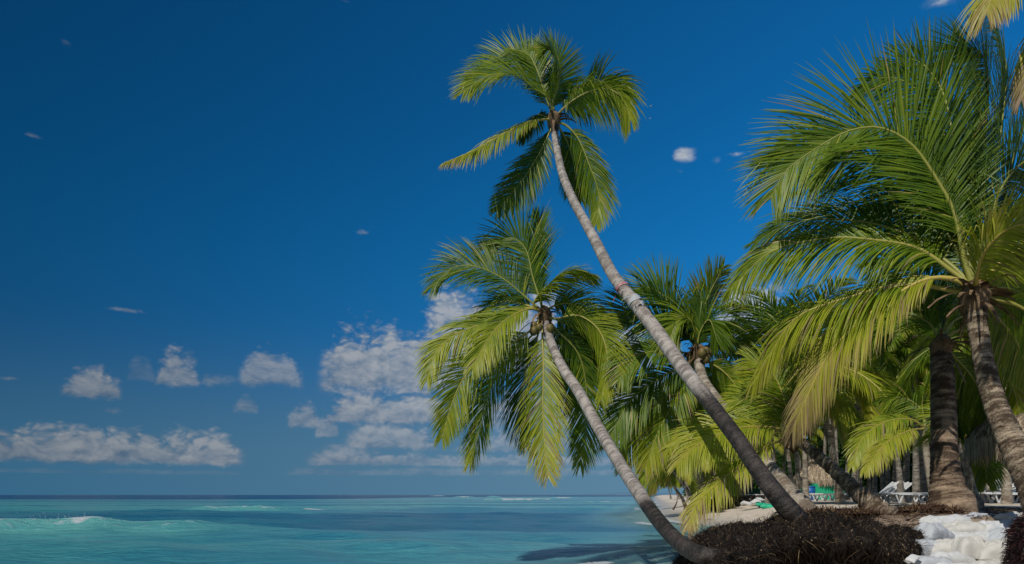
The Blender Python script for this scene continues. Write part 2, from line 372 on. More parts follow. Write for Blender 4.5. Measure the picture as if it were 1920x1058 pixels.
# colour of the water over its bed: turquoise over sand, deeper blue over weed and beyond the drop-off
n_l = fbm(X * .018 + 3, Y * .045, 41, 4); n_m = fbm(X * .06, Y * .16, 47, 4)
c_tq = np.array([.115, .37, .375]); c_bl = np.array([.025, .185, .28]); c_dp = np.array([.002, .040, .115]); c_pl = np.array([.15, .34, .37]); c_lf = np.array([.05, .255, .245])
azd = X / np.maximum(Y, 1)
weed = sstep(n_l + .35 * (n_m - .5), .47, .66)
sea = c_tq + (c_bl - c_tq) * (weed * .75)[..., None]
leftf = (1 - sstep(azd, -.65, .02))[..., None]  # leftward darkening of the whole view, put into the water colour
sea = sea * (1 - .8 * leftf) + (c_lf + (c_bl * .8 - c_lf) * (weed * .6)[..., None]) * .8 * leftf
bar = np.exp(-((Y - 62 + 10 * (n_l - .5)) / 16) ** 2) * sstep(azd, -.35, -.05) * (1 - sstep(azd, .06, .16))
sea = sea + (c_bl - sea) * (bar * .75)[..., None]
sea = sea + (c_pl - sea) * (.6 * sstep(Y, 120, 190) * (1 - sstep(Y, 330, 520)) * sstep(azd, -.55, .1))[..., None]
sea = sea + (c_dp - sea) * sstep(Y + 90 * (n_l - .5) - 380 * sstep(azd, -.3, .1), 190, 330)[..., None]
streak = sstep(fbm(X * .012 + 7, Y * .09, 63, 4), .50, .66) * (Y < 260)
sea = sea * (1 - .42 * streak * np.array(1.0))[..., None] ** np.array([1.4, .9, .55])
sea = sea + (np.array([.14, .42, .38]) - sea) * (face * .8)[..., None]
sea = sea + (np.array([.24, .46, .46]) - sea) * (.8 * (1 - sstep(shal, .03, .6)))[..., None]
swash = (1 - sstep(shal, .0, .10)) * (bed < .12) * sstep(fbm(X * .5, Y * .2, 51, 4), .30, .52)
foam = np.maximum(foam, 1.0 * swash * (Rr < 400))
foam = np.maximum(foam, .75 * np.exp(-((shal - .20) / .05) ** 2) * sstep(fbm(X * .3, Y * .12, 57, 3), .48, .62) * (Rr < 200))
alpha = sstep(shal, .0, .45) * .92 + .07
Zs = Zs + .012
def sea_material():
    m, t = mat('sea_water'); co = objco(t)
    n1 = t.noise(t.v('MULTIPLY', co, (.45, 1.2, 1)), 1.0, 7, .62, .4)
    n2 = t.noise(t.v('MULTIPLY', co, (1.6, 3.6, 1)), 1.0, 5, .6, .3)
    n3 = t.noise(t.v('MULTIPLY', co, (.05, .16, 1)), 1.0, 5, .6)
    c = t.attr('sea').outputs['Color']
    c = t.mix(t.smooth(n1, .42, .64, 0, .5), c, t.mix(1.0, c, (.40, .66, .80), 'MULTIPLY'))
    c = t.mix(t.smooth(n2, .45, .66, 0, .30), c, t.mix(1.0, c, (.55, .72, .80), 'MULTIPLY'))
    c = t.mix(t.smooth(n3, .45, .7, 0, .35), c, t.mix(1.0, c, (1.35, 1.2, 1.1), 'MULTIPLY'))
    fo = t.attr('foam').outputs['Fac']
    ff = t.smooth(t.m('ADD', fo, t.m('MULTIPLY_ADD', t.m('ADD', n1, n2), .75, -.75)), .36, .62)
    c = t.mix(ff, c, (.44, .48, .50))
    h = t.m('ADD', n1, t.m('MULTIPLY', n2, .45))
    h = t.m('ADD', h, t.m('MULTIPLY', t.noise(t.v('MULTIPLY', co, (4, 8, 1)), 1.0, 4, .6), .16))
    gsep = t.n('ShaderNodeSeparateColor', ins={0: t.attr('sea').outputs['Color']}).outputs[1]
    b = principled(t, c, t.m('MULTIPLY_ADD', ff, .6, .16), t.smooth(gsep, .04, .22, .04, .26), h, .30, .9); b.inputs['IOR'].default_value = 1.33
    tr = t.n('ShaderNodeBsdfTransparent', ins={0: (.75, .92, .92, 1)})
    al = t.m('MAXIMUM', t.attr('alpha').outputs['Fac'], ff)
    mx = t.n('ShaderNodeMixShader', ins={0: al, 1: tr.outputs[0], 2: b.outputs[0]})
    t.L.new(mx.outputs[0], t.out.inputs[0]); return m
sea4 = np.concatenate([np.clip(sea, 0, 1), np.ones(sea.shape[:2] + (1,))], -1)
o = link('sea', mesh('sea', np.stack([X, Y, Zs], -1).reshape(-1, 3), grid_faces(*X.shape), sea_material(), attrs={'sea': sea4.reshape(-1, 4), 'foam': foam.ravel(), 'alpha': alpha.ravel()}))
tag(o, 'turquoise sea with small breaking waves and a deep blue band offshore', kind='structure')
# low islands on the horizon
def island(px0, px1, d, hmax, seed):
    xs = np.linspace((px0 - 960) / F * d, (px1 - 960) / F * d, 60); u = np.linspace(0, 1, 60)
    hh = hmax * np.sin(np.pi * u) ** .6 * (.4 + .8 * fbm(u * 5, u * 0, seed, 4))
    V = np.concatenate([np.stack([xs, np.full(60, d + o_), z_], 1) for o_, z_ in ((-d * .02, hh * 0 - 2), (0, hh), (d * .02, hh * 0 - 2))])
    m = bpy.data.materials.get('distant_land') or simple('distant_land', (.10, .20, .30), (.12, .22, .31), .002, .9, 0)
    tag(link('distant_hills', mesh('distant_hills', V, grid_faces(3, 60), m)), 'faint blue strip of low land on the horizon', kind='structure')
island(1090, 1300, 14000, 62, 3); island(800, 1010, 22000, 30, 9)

# ------------------------------------------------------------------ palms
def tube(c, r, ns=8, cap=True):
    T, S, N = frames(c); a = np.linspace(0, 2 * math.pi, ns, endpoint=False)
    V = c[:, None, :] + r[:, None, None] * (np.cos(a)[None, :, None] * S[:, None, :] + np.sin(a)[None, :, None] * N[:, None, :]) if r.ndim == 1 else \
        c[:, None, :] + r[..., None] * (np.cos(a)[None, :, None] * S[:, None, :] + np.sin(a)[None, :, None] * N[:, None, :])
    return V.reshape(-1, 3), grid_faces(len(c), ns, True)[:, ::-1]

def frond_arrays(pts, twist=60, L=.75, n=70, wid=.036, droop=.5, tone=.3, seed=0, petiole=.16, vang=18, sweep=(56, 26), ragged=.06, dry=0.0, seg=4, ribr=.026):
    g = np.random.default_rng(seed); n = int(n * 1.85); wid *= .62; L *= 1.2
    c, length = catmull(pts, 30)
    T, S, N = frames(c)
    tw = np.radians(np.linspace(*twist, 30) if isinstance(twist, tuple) else np.full(30, float(twist)))[:, None]
    S, N = S * np.cos(tw) + N * np.sin(tw), N * np.cos(tw) - S * np.sin(tw)
    u = np.linspace(petiole, 1.0, n); u = np.clip(np.concatenate([u, u]) + g.normal(0, .15 / n, 2 * n), petiole, 1)
    sg = np.repeat([-1.0, 1.0], n); K = len(u)
    it = lambda a: np.stack([np.interp(u * 29, np.arange(30), a[:, j]) for j in range(3)], 1)
    p, Tt, Ss, Nn = it(c), nrm(it(T)), nrm(it(S)), nrm(it(N))
    q = (u - petiole) / (1 - petiole)
    prof = (.42 + .58 * np.sin(np.clip(q / .42, 0, 1) * math.pi / 2)) * np.where(q > .42, 1 - .70 * ((q - .42) / .58) ** 1.7, 1)
    ln = L * prof * g.normal(1, .07, K)
    # gaps torn in the blade: runs of leaflets that hang or are missing
    torn = (np.interp(u, np.linspace(0, 1, 14), g.random(14)) < ragged * 2.2)
    a = np.radians(sweep[0] + (sweep[1] - sweep[0]) * q ** .9 + g.normal(0, 3.5, K))
    va = np.radians(vang * (1 - .6 * q) + g.normal(0, 5, K))
    D = np.cos(a)[:, None] * Tt + np.sin(a)[:, None] * (sg[:, None] * Ss * np.cos(va)[:, None] + Nn * np.sin(va)[:, None])
    dr = droop * g.uniform(.7, 1.3, K) + torn * g.uniform(.3, 1.3, K)
    wr = np.interp(np.linspace(0, 1, seg + 1), [0, .12, .4, .75, 1], [.55, .95, 1, .62, .06])
    Wd = nrm(Tt - (Tt * D).sum(1, keepdims=True) * D + .12 * g.normal(0, 1, (K, 3)))
    pos = p.copy(); rows = []
    kink = g.random(K) < .10
    for k in range(seg + 1):
        f = k / seg
        d_ = nrm(D + (dr * f ** 1.1 * 1.25 + kink * (f > .55) * 1.0)[:, None] * np.array([0, 0, -1.0]))
        if k: pos = pos + d_ * (ln / seg)[:, None]
        W = nrm(Wd - (Wd * d_).sum(1, keepdims=True) * d_)
        hw = (wid * .5 * wr[k] * (.75 + .25 * prof))[:, None]
        rows.append(pos - W * hw); rows.append(pos + W * hw)
    V = np.stack(rows, 1)                       # K x 2(seg+1) x 3
    nv = 2 * (seg + 1); base = np.arange(K)[:, None, None] * nv
    fq = np.array([[2 * k, 2 * k + 1, 2 * k + 3, 2 * k + 2] for k in range(seg)])[None]
    Fq = (base + fq).reshape(-1, 4)
    f = np.repeat(np.arange(seg + 1) / seg, 2)[None, :]
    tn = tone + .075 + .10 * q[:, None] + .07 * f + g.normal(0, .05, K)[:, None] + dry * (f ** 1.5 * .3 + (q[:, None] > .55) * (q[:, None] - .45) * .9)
    dead = g.random(K) < (.03 + .15 * dry)
    tn = tn + dead[:, None] * (.25 + .3 * f)
    rr = ribr * np.interp(np.linspace(0, 1, 30), [0, .05, .3, 1], [1.6, 1.15, .72, .14])
    rv, rf = tube(c, rr, 6)
    rt = np.full(len(rv), np.clip(tone + .22, 0, .85))
    return V.reshape(-1, 3), Fq, np.clip(tn, 0, 1).ravel(), rv, rf, rt
def frond(root, pts, name='frond', **kw):
    V, Fq, tn, rv, rf, rt = frond_arrays(pts, **kw); off = np.array(root.location)
    o = link(name, mesh('frond', V - off, Fq, LEAF, smooth=False, attrs={'tone': tn}), root)
    link('midrib', mesh('midrib', rv - off, rf, RIB, attrs={'tone': rt}), o)
    return o
def trunk(root, pts, wpx, mat_, ring=.11, ringh=.05, wet=None, ns=18, nseg=None, flare=0.0, seed=0, rough=.03):
    """pts: (px,py,depth) or xyz base->top; wpx: widths in photo pixels"""
    g = np.random.default_rng(seed)
    q = np.array([P(*p) for p in pts]); rad = np.array([w_ * p[2] / F / 2 for w_, p in zip(wpx, pts)])
    c4, ln = catmull(np.column_stack([q, rad]), nseg or int(max(24, min(260, np.linalg.norm(np.diff(q, axis=0), axis=1).sum() / ring * 4))))
    return trunk_at(root, c4, ln, mat_, ring, ringh, wet, ns, seed, rough)
def trunk_at(root, c4, ln, mat_, ring=.11, ringh=.05, wet=None, ns=18, seed=0, rough=.03):
    g = np.random.default_rng(seed)
    c, r = c4[:, :3], c4[:, 3]; s = np.linspace(0, ln, len(c)); a = np.linspace(0, 2 * math.pi, ns, endpoint=False)
    ph = s / ring + .6 * fbm(s * 1.5, s * 0, seed + 9, 2)
    saw = (ph % 1.0)
    R2 = r[:, None] * (1 + ringh * (saw - .5)[:, None] + rough * 2 * (fbm(np.cos(a)[None] * 2 + s[:, None] * 4 + 9, np.sin(a)[None] * 2 + s[:, None] * 2.2, seed, 4) - .5))
    V, Fq = tube(c, R2, ns)
    bk = np.stack([np.broadcast_to(np.cos(a)[None] * .25, R2.shape), np.broadcast_to(np.sin(a)[None] * .25, R2.shape), np.broadcast_to(s[:, None] + seed * 3.1, R2.shape)], -1)
    wv = np.zeros(len(c)) if wet is None else np.interp(s / ln, *zip(*wet))
    n0 = len(V); V = np.vstack([V, c[-1] + (c[-1] - c[-2]) * .5]); top = np.arange(ns) + (len(c) - 1) * ns
    cap = np.stack([top, np.roll(top, -1), np.full(ns, n0)], 1)
    bk = np.vstack([bk.reshape(-1, 3), bk[-1, -1:]]); wv = np.append(np.repeat(wv, ns), 0)
    return link('trunk', mesh('trunk', V - np.array(root.location), [Fq, cap], mat_, attrs={'bark': bk, 'wet': wv}), root)
def ball(c, r, n=10, m=7, sq=(1, 1, 1), seed=0, rough=.1):
    th = np.linspace(0, math.pi, m)[:, None]; ph = np.linspace(0, 2 * math.pi, n, endpoint=False)[None]
    d = np.stack([np.sin(th) * np.cos(ph), np.sin(th) * np.sin(ph), np.cos(th) + 0 * ph], -1)
    k = 1 + rough * 2 * (fbm(d[..., 0] * 2 + seed, d[..., 1] * 2 + d[..., 2] * 3, seed, 3) - .5)
    return (np.array(c) + d * k[..., None] * r * np.array(sq)).reshape(-1, 3), grid_faces(m, n, True)[:, ::-1]
def sheath(root, c, r, n, seed, h=.5):
    """ragged brown fibre wrapped round the top of the trunk"""
    g = np.random.default_rng(seed); Vs, Fs, k = [], [], 0
    b, f = ball(c, r, 12, 8, (1, 1, 1.5), seed, .35); Vs.append(b); Fs.append(f); k = len(b)
    for i in range(n):
        a = g.uniform(0, 6.28); e = g.uniform(-.5, 1.1); ln = r * g.uniform(1.2, 3.0); d = np.array([math.cos(a), math.sin(a), e]); d /= np.linalg.norm(d)
        s = np.cross(d, (0, 0, 1)); s /= np.linalg.norm(s) + 1e-6; p = np.array(c) + d * r * .8 + np.array([0, 0, g.uniform(-.5, .5) * h * r * 2])
        wv = r * g.uniform(.12, .35); row = []
        for j in range(5):
            q = j / 4; row += [p + d * ln * q - s * wv * (1 - q * .7) + np.array([0, 0, -.6 * ln * q * q]), p + d * ln * q + s * wv * (1 - q * .7) + np.array([0, 0, -.6 * ln * q * q + .02])]
        Vs.append(np.array(row)); Fs.append(np.array([[k + 2 * j, k + 2 * j + 1, k + 2 * j + 3, k + 2 * j + 2] for j in range(4)])); k += 10
    return link('leaf_sheath', mesh('leaf_sheath', np.vstack(Vs) - np.array(root.location), np.vstack(Fs), FIBRE), root)
def coconuts(root, c, n, r, seed):
    g = np.random.default_rng(seed)
    for i in range(n):
        a = g.uniform(0, 6.28); p = np.array(c) + np.array([math.cos(a) * r * 2.0, math.sin(a) * r * 2.0, g.uniform(-2.4, .4) * r])
        V, f = ball((0, 0, 0), r * g.uniform(.8, 1.05), 10, 7, (1, 1, 1.2), i, .05)
        link('coconut', mesh('coconut', V, f, NUT), root, tuple(p - np.array(root.location)))
def hero(name, base, label, trunk_args, fronds, d, defaults, group='coconut palms along the beach'):
    root = empty(name, base, label=label, cat='palm tree', group=group)
    if trunk_args: trunk(root, **trunk_args)
    for k, f in enumerate(fronds):
        pts, dz, kw = f[0], f[1], dict(defaults)
        if len(f) > 2: kw.update(f[2])
        m = len(pts); kw['seed'] = 100 * len(label) + k + int(base[0] * 7)
        # the crown point first, then the rib drawn away from it in depth by dz in all
        p3 = [P(x, y, d + dz * (i / (m - 1)) ** 1.2) for i, (x, y) in enumerate(pts)]
        frond(root, p3, **kw)
    return root

# tall leaning palm -------------------------------------------------
TALL = [(1525,1012,10.9,54),(1494,974,10.6,48),(1455,927,10.6,42),(1420,880,10.8,38),(1380,820,11.2,35),(1330,755,12,33),(1280,690,13,32),(1230,620,14,31),(1190,568,14.8,28),
        (1150,517,15.5,25.5),(1110,440,16.4,22),(1077,380,17,19.5),(1054,325,17.4,17.5),(1043,270,17.8,15.5),(1039,232,18,17)]
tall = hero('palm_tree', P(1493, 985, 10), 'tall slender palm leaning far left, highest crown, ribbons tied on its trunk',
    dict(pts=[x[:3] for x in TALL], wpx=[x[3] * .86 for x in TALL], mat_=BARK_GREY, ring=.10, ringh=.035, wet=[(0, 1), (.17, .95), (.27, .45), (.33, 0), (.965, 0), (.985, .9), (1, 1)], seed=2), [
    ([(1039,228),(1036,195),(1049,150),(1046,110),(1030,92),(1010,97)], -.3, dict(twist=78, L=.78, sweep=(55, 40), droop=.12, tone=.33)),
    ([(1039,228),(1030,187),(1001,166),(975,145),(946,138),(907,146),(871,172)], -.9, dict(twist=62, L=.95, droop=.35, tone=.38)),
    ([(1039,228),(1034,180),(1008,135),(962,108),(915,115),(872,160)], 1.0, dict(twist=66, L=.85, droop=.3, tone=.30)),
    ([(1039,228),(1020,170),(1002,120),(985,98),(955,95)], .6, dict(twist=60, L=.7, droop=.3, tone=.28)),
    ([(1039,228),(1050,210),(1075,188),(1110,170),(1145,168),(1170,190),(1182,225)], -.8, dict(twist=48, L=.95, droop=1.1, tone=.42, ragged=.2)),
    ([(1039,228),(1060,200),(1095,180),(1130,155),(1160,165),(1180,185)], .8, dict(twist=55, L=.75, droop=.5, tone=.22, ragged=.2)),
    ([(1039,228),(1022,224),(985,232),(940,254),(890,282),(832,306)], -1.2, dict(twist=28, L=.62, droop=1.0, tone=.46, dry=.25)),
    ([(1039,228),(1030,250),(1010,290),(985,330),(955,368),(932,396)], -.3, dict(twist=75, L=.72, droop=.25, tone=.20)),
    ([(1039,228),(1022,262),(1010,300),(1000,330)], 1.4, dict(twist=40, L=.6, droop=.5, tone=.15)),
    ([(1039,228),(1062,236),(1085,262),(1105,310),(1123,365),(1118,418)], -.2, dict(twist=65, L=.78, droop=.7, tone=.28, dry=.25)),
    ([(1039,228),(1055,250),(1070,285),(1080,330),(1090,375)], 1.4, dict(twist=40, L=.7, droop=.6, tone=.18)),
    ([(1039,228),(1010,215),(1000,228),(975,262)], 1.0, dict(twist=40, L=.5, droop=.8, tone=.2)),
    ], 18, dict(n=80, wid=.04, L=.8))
sheath(tall, P(1038, 226, 18), .16, 12, 4)

# lower leaning palm ------------------------------------------------
LOW = [(1352, 1046, 9.24, 42), (1325, 1043, 9.1, 38), (1292, 1031, 9.38, 35), (1255, 1000, 9.95, 32), (1220, 957, 10.8, 29.5), (1185, 905, 11.8, 27.5), (1150, 850, 13.22, 25.5), (1115, 790, 14.64, 24), (1085, 735, 15.77, 22.5), (1055, 690, 16.63, 20.5), (1032, 640, 17.19, 18), (1020, 598, 17.48, 17)]
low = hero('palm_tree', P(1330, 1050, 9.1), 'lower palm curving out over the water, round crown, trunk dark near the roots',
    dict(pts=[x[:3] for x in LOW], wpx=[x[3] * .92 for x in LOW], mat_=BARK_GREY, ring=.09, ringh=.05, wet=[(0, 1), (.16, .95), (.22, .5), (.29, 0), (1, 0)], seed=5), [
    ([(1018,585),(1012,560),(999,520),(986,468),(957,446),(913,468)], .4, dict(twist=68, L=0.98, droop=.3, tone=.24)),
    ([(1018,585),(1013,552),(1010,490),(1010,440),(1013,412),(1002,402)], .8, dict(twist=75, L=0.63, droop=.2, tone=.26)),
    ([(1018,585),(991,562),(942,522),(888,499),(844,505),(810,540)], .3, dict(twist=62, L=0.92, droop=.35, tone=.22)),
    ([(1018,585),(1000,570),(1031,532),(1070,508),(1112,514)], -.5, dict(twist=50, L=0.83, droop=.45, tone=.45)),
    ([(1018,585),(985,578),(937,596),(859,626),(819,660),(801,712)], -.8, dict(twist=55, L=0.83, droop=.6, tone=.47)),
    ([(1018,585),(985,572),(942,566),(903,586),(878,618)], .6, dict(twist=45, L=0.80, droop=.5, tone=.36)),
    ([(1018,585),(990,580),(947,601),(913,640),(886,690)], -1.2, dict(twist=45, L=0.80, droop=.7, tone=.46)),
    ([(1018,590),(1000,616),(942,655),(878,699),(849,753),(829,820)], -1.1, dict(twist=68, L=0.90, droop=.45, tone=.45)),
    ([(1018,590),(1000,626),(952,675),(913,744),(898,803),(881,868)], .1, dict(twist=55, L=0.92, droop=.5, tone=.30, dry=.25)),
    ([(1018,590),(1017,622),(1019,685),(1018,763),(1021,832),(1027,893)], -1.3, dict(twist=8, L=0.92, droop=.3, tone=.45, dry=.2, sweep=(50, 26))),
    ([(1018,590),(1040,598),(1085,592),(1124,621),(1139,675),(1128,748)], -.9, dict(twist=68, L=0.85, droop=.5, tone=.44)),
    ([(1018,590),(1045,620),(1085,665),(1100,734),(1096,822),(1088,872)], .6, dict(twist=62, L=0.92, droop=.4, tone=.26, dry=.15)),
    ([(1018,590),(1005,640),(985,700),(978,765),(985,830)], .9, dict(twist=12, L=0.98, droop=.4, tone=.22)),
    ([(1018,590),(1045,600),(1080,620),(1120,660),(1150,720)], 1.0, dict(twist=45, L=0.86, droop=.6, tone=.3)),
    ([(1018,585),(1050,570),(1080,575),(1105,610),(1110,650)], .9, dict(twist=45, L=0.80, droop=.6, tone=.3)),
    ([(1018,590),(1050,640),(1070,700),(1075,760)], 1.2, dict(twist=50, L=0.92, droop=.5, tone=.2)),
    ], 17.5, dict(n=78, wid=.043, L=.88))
sheath(low, P(1020, 596, 17.5), .18, 14, 5); coconuts(low, P(1016, 605, 17.3), 7, .098, 3)

# middle palm behind the tall trunk ---------------------------------
MID = [(1512,967,12.4,54),(1500,948,12.5,42),(1480,922,12.8,32),(1440,873,13.6,26),(1400,825,14.4,23),(1355,765,15.5,21),(1320,715,16.4,19),(1308,672,17,18)]
mid = hero('palm_tree', P(1503, 955, 12.5), 'leaning palm with dark green crown behind the tall ribboned trunk',
    dict(pts=[x[:3] for x in MID], wpx=[x[3] for x in MID], mat_=BARK_PALE, ring=.10, ringh=.06, wet=[(0, .45), (.06, .3), (.12, 0), (1, 0)], seed=8), [
    ([(1306,665),(1300,640),(1275,595),(1240,552),(1208,538),(1180,552)], .3, dict(twist=66, droop=.3, tone=.18)),
    ([(1306,665),(1296,640),(1245,600),(1185,583),(1130,602)], .5, dict(twist=58, droop=.35, tone=.16)),
    ([(1306,665),(1308,640),(1312,605),(1328,555),(1356,502)], .2, dict(twist=70, L=.75, droop=.3, tone=.34)),
    ([(1306,665),(1304,635),(1292,598),(1268,608),(1254,648)], -.4, dict(twist=60, L=.75, droop=.6, tone=.38)),
    ([(1306,665),(1312,625),(1330,600),(1345,640)], -.3, dict(twist=60, L=.75, droop=.6, tone=.22)),
    ([(1306,668),(1285,662),(1245,658),(1195,668),(1160,712)], -.5, dict(twist=52, L=.85, droop=.6, tone=.30)),
    ([(1306,668),(1293,682),(1245,705),(1183,751),(1140,828)], -.3, dict(twist=58, L=.9, droop=.5, tone=.28)),
    ([(1306,668),(1290,693),(1245,743),(1195,805),(1168,872)], .1, dict(twist=55, L=.88, droop=.6, tone=.36, dry=.3)),
    ([(1306,668),(1297,703),(1266,751),(1233,813),(1210,878)], -.4, dict(twist=55, L=.88, droop=.6, tone=.34, dry=.35)),
    ([(1306,668),(1320,660),(1358,640),(1400,646),(1432,680)], .4, dict(twist=50, L=.85, droop=.5, tone=.26)),
    ([(1306,668),(1330,680),(1360,700),(1385,735),(1398,790)], -.4, dict(twist=55, L=.85, droop=.5, tone=.40)),
    ([(1306,668),(1310,700),(1300,750),(1290,810)], .6, dict(twist=60, L=.85, droop=.4, tone=.28)),
    ([(1306,668),(1325,700),(1335,760),(1330,820)], .6, dict(twist=60, L=.85, droop=.4, tone=.3)),
    ], 17, dict(n=70, wid=.046, L=.95))
sheath(mid, P(1308, 668, 17), .2, 16, 6); coconuts(mid, P(1310, 662, 16.8), 5, .1, 9)

# big palm on the right ---------------------------------------------
BIG = [(1990,1010,9.4,116),(1965,950,9.6,86),(1940,905,9.8,68),(1915,862,10.0,57),(1890,812,10.2,49),(1868,762,10.4,43),(1852,712,10.6,39),(1841,660,10.8,37),(1833,610,10.9,37),(1829,565,11,42)]
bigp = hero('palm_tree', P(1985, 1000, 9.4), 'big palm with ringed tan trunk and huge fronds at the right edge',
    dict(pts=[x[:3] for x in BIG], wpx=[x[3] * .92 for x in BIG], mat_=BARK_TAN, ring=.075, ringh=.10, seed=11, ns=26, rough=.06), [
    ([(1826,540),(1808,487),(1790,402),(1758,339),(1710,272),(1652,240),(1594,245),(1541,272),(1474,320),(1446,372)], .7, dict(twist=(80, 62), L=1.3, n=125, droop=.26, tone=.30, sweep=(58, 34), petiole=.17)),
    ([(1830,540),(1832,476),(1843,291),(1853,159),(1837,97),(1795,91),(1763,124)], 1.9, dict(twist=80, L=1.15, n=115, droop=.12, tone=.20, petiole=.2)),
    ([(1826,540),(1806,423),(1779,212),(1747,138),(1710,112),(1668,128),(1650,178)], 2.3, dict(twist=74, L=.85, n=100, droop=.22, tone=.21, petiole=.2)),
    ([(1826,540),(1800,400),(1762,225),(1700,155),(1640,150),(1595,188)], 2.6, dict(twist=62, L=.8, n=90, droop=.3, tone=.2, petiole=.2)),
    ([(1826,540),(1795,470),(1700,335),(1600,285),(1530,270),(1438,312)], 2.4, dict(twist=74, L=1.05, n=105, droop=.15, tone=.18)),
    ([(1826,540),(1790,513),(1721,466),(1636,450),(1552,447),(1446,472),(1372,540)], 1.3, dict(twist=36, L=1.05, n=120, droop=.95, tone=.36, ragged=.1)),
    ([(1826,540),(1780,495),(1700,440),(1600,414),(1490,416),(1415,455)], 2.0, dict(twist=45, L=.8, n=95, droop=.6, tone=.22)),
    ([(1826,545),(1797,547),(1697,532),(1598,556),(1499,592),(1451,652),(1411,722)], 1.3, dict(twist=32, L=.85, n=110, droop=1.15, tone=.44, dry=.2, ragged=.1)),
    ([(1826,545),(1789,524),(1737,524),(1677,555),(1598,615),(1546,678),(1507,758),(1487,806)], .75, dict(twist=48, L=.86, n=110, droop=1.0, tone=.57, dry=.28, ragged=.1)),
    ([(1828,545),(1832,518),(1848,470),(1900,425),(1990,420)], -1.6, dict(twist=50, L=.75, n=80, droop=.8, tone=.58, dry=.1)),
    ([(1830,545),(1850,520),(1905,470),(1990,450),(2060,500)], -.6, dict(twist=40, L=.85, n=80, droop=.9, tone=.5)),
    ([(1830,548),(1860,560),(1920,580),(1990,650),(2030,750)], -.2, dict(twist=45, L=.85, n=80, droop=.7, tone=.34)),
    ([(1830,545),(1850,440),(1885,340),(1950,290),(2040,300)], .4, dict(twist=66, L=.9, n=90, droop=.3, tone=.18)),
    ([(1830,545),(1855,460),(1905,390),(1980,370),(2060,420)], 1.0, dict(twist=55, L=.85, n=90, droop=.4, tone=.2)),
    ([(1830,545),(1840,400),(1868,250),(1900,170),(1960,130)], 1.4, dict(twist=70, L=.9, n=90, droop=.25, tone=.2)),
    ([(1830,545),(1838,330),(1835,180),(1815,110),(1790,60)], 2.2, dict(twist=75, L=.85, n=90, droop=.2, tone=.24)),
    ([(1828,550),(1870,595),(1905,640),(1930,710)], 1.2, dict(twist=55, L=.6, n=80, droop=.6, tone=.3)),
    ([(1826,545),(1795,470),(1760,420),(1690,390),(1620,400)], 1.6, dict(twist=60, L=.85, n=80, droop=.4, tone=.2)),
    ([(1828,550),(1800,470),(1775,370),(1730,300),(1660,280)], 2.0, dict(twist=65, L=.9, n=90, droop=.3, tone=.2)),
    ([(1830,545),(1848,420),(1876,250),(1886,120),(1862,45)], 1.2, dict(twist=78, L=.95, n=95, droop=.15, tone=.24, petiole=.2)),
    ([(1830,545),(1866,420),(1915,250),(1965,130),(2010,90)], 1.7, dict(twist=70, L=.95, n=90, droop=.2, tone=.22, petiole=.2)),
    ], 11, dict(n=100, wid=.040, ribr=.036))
sheath(bigp, P(1829, 562, 11), .21, 30, 7)

# palm with the brown flared trunk ----------------------------------
DARK = [(1788,966,12.9,108),(1786,954,12.9,98),(1782,938,12.95,80),(1777,912,13,62),(1772,870,13.1,49),(1770,820,13.3,45),(1769,760,13.5,43),(1767,710,13.6,39),(1764,660,13.8,35)]
dark = hero('palm_tree', P(1785, 950, 12.9), 'straight palm with thick brown trunk flaring at its hairy base',
    dict(pts=[x[:3] for x in DARK], wpx=[x[3] for x in DARK], mat_=BARK_BROWN, ring=.085, ringh=.09, seed=14, ns=24, rough=.09), [
    ([(1764,640),(1740,605),(1705,595),(1670,615),(1650,660)], .9, dict(tone=.34)),
    ([(1764,640),(1790,600),(1850,590),(1910,640),(1945,740)], .4, dict(tone=.28)),
    ([(1764,640),(1800,620),(1860,650),(1900,730),(1915,800)], -.3, dict(tone=.4)),
    ([(1764,645),(1790,670),(1830,720),(1850,790)], .6, dict(tone=.3)),
    ([(1764,640),(1790,560),(1850,500),(1930,500)], .9, dict(tone=.25)),
    ([(1764,640),(1750,560),(1700,500),(1630,500)], 1.0, dict(tone=.22)),
    ([(1764,640),(1775,560),(1780,470),(1760,420)], 1.4, dict(tone=.2)),
    ([(1764,645),(1770,690),(1795,750),(1800,820)], 1.5, dict(tone=.25)),
    ([(1764,640),(1830,600),(1900,600),(1980,660)], 1.5, dict(tone=.25)),
    ([(1764,640),(1820,560),(1890,540),(1960,580)], .8, dict(tone=.3)),
    ], 13.8, dict(n=75, wid=.04, L=.8, droop=.6, twist=55))
sheath(dark, P(1764, 655, 13.8), .2, 18, 12)

